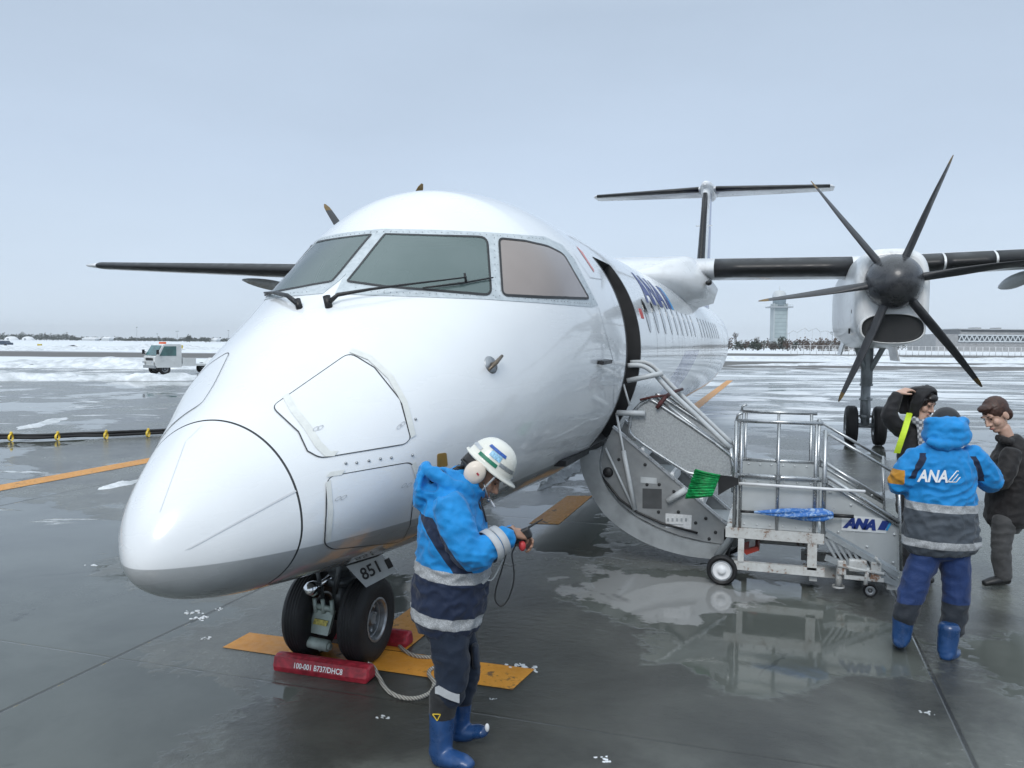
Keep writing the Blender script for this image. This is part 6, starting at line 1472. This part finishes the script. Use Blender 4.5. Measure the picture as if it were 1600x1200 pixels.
for cx_, top, bot, dd, tx in ((1410, 962, 1006, 0.02, -3), (1481, 980, 1026, -.06, 14)):
    m = MB(); chain(m, [W(cx_+2, top, dd), W(cx_, (top+bot)/2, dd), W(cx_-2, bot-6, dd)], [(.070, .068), (.064, .062), (.058, .058)], RTH); chain(m, [W(cx_-3, bot-3, dd-.03), W(cx_-2+tx*.5, bot-4, dd+.05), W(cx_-2+tx, bot-6, dd+.17)], [(.046, .042), (.050, .042), (.044, .032)], RTH)
    grow(m, 'boot', BOOTM, AN, .007, 4, .0025, 12)

# ---- woman holding her hood up against the wind
W = fig(7.25); WO = empty('person', G(1432, 905), 'dark haired person in black coat with yellow sash, one hand holding up the hood', 'person'); of = ORG[WO]
hu = (HZ-RTH*.05).normalized(); hf = (RTH*.48-FWH*.62-HZ*.38).normalized(); HM = frame(hf, hu)
m = MB(); hc = W(1441, 629); HL = head(m, hc, HM, 1.0)
chain(m, [W(1438, 665), W(1440, 645)], [.055, .052]); chain(m, [W(1436, 790), W(1437, 730), W(1437, 680)], [(.10, .07), (.10, .07), (.10, .06)], RTH)
arm = [W(1412, 672), W(1390, 652, -.05), W(1404, 614, -.05)]; chain(m, arm, [.045, .038, .028], FWH); hand(m, W(1403, 614, -.05), (RTH*.9+HZ*.35), (HZ*.85-RTH*.35-FWH*.3), .55, 1.0, 1)
arm2 = [W(1462, 675), W(1474, 715, -.04), W(1462, 745, -.15)]; chain(m, arm2, [.045, .038, .028], FWH); hand(m, W(1461, 746, -.16), (-RTH*.5-HZ*.6-FWH*.4), (RTH*.8-FWH*.4), .5, 1.0, 1)
for dx in (-14, 14): chain(m, [W(1436+dx, 790), W(1436+dx, 850), W(1435+dx, 900)], [.055, .04, .035], RTH); chain(m, [W(1435+dx, 903, .02), W(1437+dx, 906, -.08), W(1439+dx, 908, -.15)], [.028, .028, .018], RTH)
grow(m, 'body', SK2, WO, .0065, 3); face_bits(WO, HL, HM, 1.0)
HAIR = simple('dark_hair', (.012, .010, .010), .42, var=.4, scale=50)
m = MB(); m.ell(HL(0, -.022, .034), (.088, .105, .105), HM, 20, 14); m.ell(HL(0, .062, .078), (.070, .040, .034), HM, 14, 8)
for s_ in (-1, 1): chain(m, [HL(.078*s_, .035, .06), HL(.085*s_, .02, -.03), HL(.08*s_, .0, -.13)], [.026, .026, .02], HM.col[1])
grow(m, 'hair', HAIR, WO, .0065, 2, .003, 30)
BLK = cloth('black_coat', (.012, .012, .014), [], .35)
m = MB(); tors = [(1434, 800, .185, .14), (1435, 760, .185, .14), (1437, 715, .19, .14), (1438, 682, .175, .12), (1439, 664, .11, .08)]
chain(m, [W(a, b) for a, b, _, _ in tors], [(c, d_) for _, _, c, d_ in tors], RTH, 28); chain(m, [W(1416, 675), W(1399, 664, -.03), W(1390, 648, -.05), W(1396, 630, -.05), W(1402, 617, -.05)], [.075, .073, .070, .058, .046], FWH); chain(m, [W(1460, 676), W(1472, 700, -.02), W(1474, 722, -.06), W(1463, 744, -.15)], [.075, .068, .065, .048], FWH)
grow(m, 'coat', BLK, WO, .0085, 4, .011, 10, 4.4)
m = MB(); chain(m, [HL(.10, .03, -.10), HL(.115, .01, -.02), HL(.10, .0, .08), HL(.04, .0, .135), HL(-.04, .0, .135), HL(-.10, .0, .08), HL(-.115, .01, -.02), HL(-.10, .03, -.10)], [(.05, .02)]*8, HM.col[1]); chain(m, [HL(0, -.05, .11), HL(0, -.12, .05), HL(0, -.13, -.05), HL(0, -.09, -.14)], [(.09, .03), (.11, .03), (.11, .04), (.10, .05)], HM.col[0])
grow(m, 'hood', cloth('black_hood', (.012, .012, .014), [], .35), WO, .0075, 3, .006, 12)
m = MB(); chain(m, [W(1427, 655, -.08), W(1440, 662, -.12), W(1453, 655, -.06)], [.03, .034, .03], HZ); chain(m, [W(1440, 664, -.12), W(1443, 685, -.15), W(1444, 706, -.15)], [(.045, .02), (.05, .02), (.05, .018)], RTH)
def scarf_mat():
    s = NM('grey_check_scarf'); x, y, z = s.xyz(); a = s.m('SINE', s.m('MULTIPLY', s.m('ADD', x, z), 130)); b = s.m('SINE', s.m('MULTIPLY', s.m('SUBTRACT', x, z), 130)); s.set(col=s.mix(s.ss(s.m('ADD', a, b), -.6, .9), (.13, .14, .16, 1), (.42, .43, .45, 1)), rough=.85); return s.mat
grow(m, 'scarf', scarf_mat(), WO, .007, 3, .005, 16)
m = MB(); P_ = [W(1421, 645, -.03), W(1418, 655, -.10), W(1413, 672, -.165), W(1407, 690, -.168), W(1401, 708, -.13)]
m.loft([[p+RTH*.026-FWH*.0, p+RTH*.026-FWH*.008, p-RTH*.026-FWH*.008, p-RTH*.026] for p in smooth_pts(P_, 4)], 0, True, smooth=False); m.build('sash', simple('hi_vis_yellow', (.55, .75, .04), .5), WO)
m = MB(); chain(m, [W(1434, 785), W(1435, 815)], [(.16, .12), (.15, .11)], RTH)
for dx in (-14, 14): chain(m, [W(1436+dx, 805), W(1436+dx, 850), W(1435+dx, 897)], [(.085, .09), (.07, .07), (.055, .055)], RTH)
grow(m, 'trousers', cloth('charcoal_trousers', (.022, .023, .027), [], .4), WO, .0085, 4, .010, 9)
for dx in (-14, 14): m = MB(); chain(m, [W(1435+dx, 901, .03), W(1437+dx, 904, -.07), W(1439+dx, 907, -.16)], [(.044, .040), (.046, .036), (.036, .026)], RTH); grow(m, 'shoe', MT['black'], WO, .007, 3)

# ---- man in a black coat bending at the right edge
W = fig(7.1); MN = empty('person', G(1562, 914), 'person in black coat and grey trousers bending forward at the right edge', 'person'); of = ORG[MN]
hf = (-RTH*.80-FWH*.25-HZ*.52).normalized(); hu = (HZ*.85-RTH*.5).normalized(); HM = frame(hf, hu)
m = MB(); hc = W(1556, 648); HL = head(m, hc, HM, 1.12)
chain(m, [W(1578, 690), W(1567, 668)], [.05, .056]); chain(m, [W(1574, 800), W(1578, 750), W(1582, 712)], [(.09, .09), (.09, .09), (.08, .08)], RTH)
chain(m, [W(1580, 710, -.17), W(1572, 738, -.21), W(1558, 753, -.21), W(1530, 741, -.155)], [.04, .038, .035, .028], FWH); hand(m, W(1528, 739, -.15), (-RTH*.9+HZ*.1+FWH*.2), (HZ*.6-FWH*.7), .6, 1, 1); chain(m, [W(1586, 710, .17), W(1576, 738, .21), W(1562, 749, .2), W(1534, 737, .085)], [.04, .038, .035, .028], FWH); hand(m, W(1532, 735, .08), (-RTH*.9-FWH*.2), (HZ*.6+FWH*.7), .6, 1, -1)
for dd in (-.1, .1): chain(m, [W(1571, 815, dd), W(1565, 858, dd), W(1568, 903, dd)], [.04, .035, .03], RTH); chain(m, [W(1572, 906, dd), W(1556, 908, dd), W(1542, 911, dd)], [.026, .026, .016], FWH)
grow(m, 'body', SK2, MN, .0065, 3); face_bits(MN, HL, HM, 1.12)
m = MB(); m.ell(HL(0, -.022, .042), (.096, .116, .108), HM, 20, 14); m.ell(HL(0, .055, .092), (.075, .05, .03), HM, 14, 8); m.ell(HL(.0, -.07, -.03), (.08, .05, .07), HM, 14, 8); grow(m, 'hair', simple('brown_black_hair', (.050, .022, .015), .5, var=.4, scale=50), MN, .0065, 2, .0035, 34)
m = MB(); tors = [(1572, 812, .20, .16), (1576, 770, .20, .165), (1581, 730, .215, .17), (1583, 704, .18, .14), (1578, 688, .11, .09)]
chain(m, [W(a, b) for a, b, _, _ in tors], [(c, d_) for _, _, c, d_ in tors], FWH, 28); chain(m, [W(1580, 708, -.17), W(1572, 738, -.21), W(1558, 755, -.21), W(1534, 742, -.16)], [.08, .078, .074, .05], FWH); chain(m, [W(1586, 708, .17), W(1576, 738, .21), W(1562, 750, .2), W(1538, 738, .09)], [.08, .078, .074, .05], FWH); chain(m, [W(1560, 684, 0), W(1575, 690, -.1), W(1592, 692, 0)], [.03, .034, .03], HZ)
grow(m, 'coat', cloth('black_winter_coat', (.013, .012, .013), [], .35), MN, .0085, 4, .012, 9, 8.8)
m = MB(); chain(m, [W(1572, 800), W(1571, 822)], [(.16, .13), (.15, .12)], FWH)
for dd in (-.1, .1): chain(m, [W(1570, 812, dd), W(1564, 858, dd), W(1568, 902, dd)], [(.09, .095), (.078, .08), (.062, .066)], FWH)
grow(m, 'trousers', cloth('grey_trousers', (.055, .056, .058), [], .4), MN, .0085, 4, .010, 9, 6.1)
for dd in (-.1, .1): m = MB(); chain(m, [W(1574, 905, dd), W(1556, 907, dd), W(1538, 911, dd)], [(.044, .042), (.046, .038), (.036, .026)], FWH); grow(m, 'shoe', MT['black'], MN, .007, 3)
# ------------------------------------------------------------------ the moist winter air
hz_ = bpy.data.materials.new('haze_air'); hz_.use_nodes = True; hz_.node_tree.nodes.clear()
ho = hz_.node_tree.nodes.new('ShaderNodeOutputMaterial'); hv = hz_.node_tree.nodes.new('ShaderNodeVolumePrincipled'); hv.inputs['Density'].default_value = .00024; hv.inputs['Color'].default_value = (.95, .97, 1.0, 1); hv.inputs['Anisotropy'].default_value = .2
hz_.node_tree.links.new(hv.outputs[0], ho.inputs['Volume'])
m = MB(); m.box((0, 900, 19.5), (5000, 2400, 41)); tag(m.build('haze', hz_), kind='stuff')
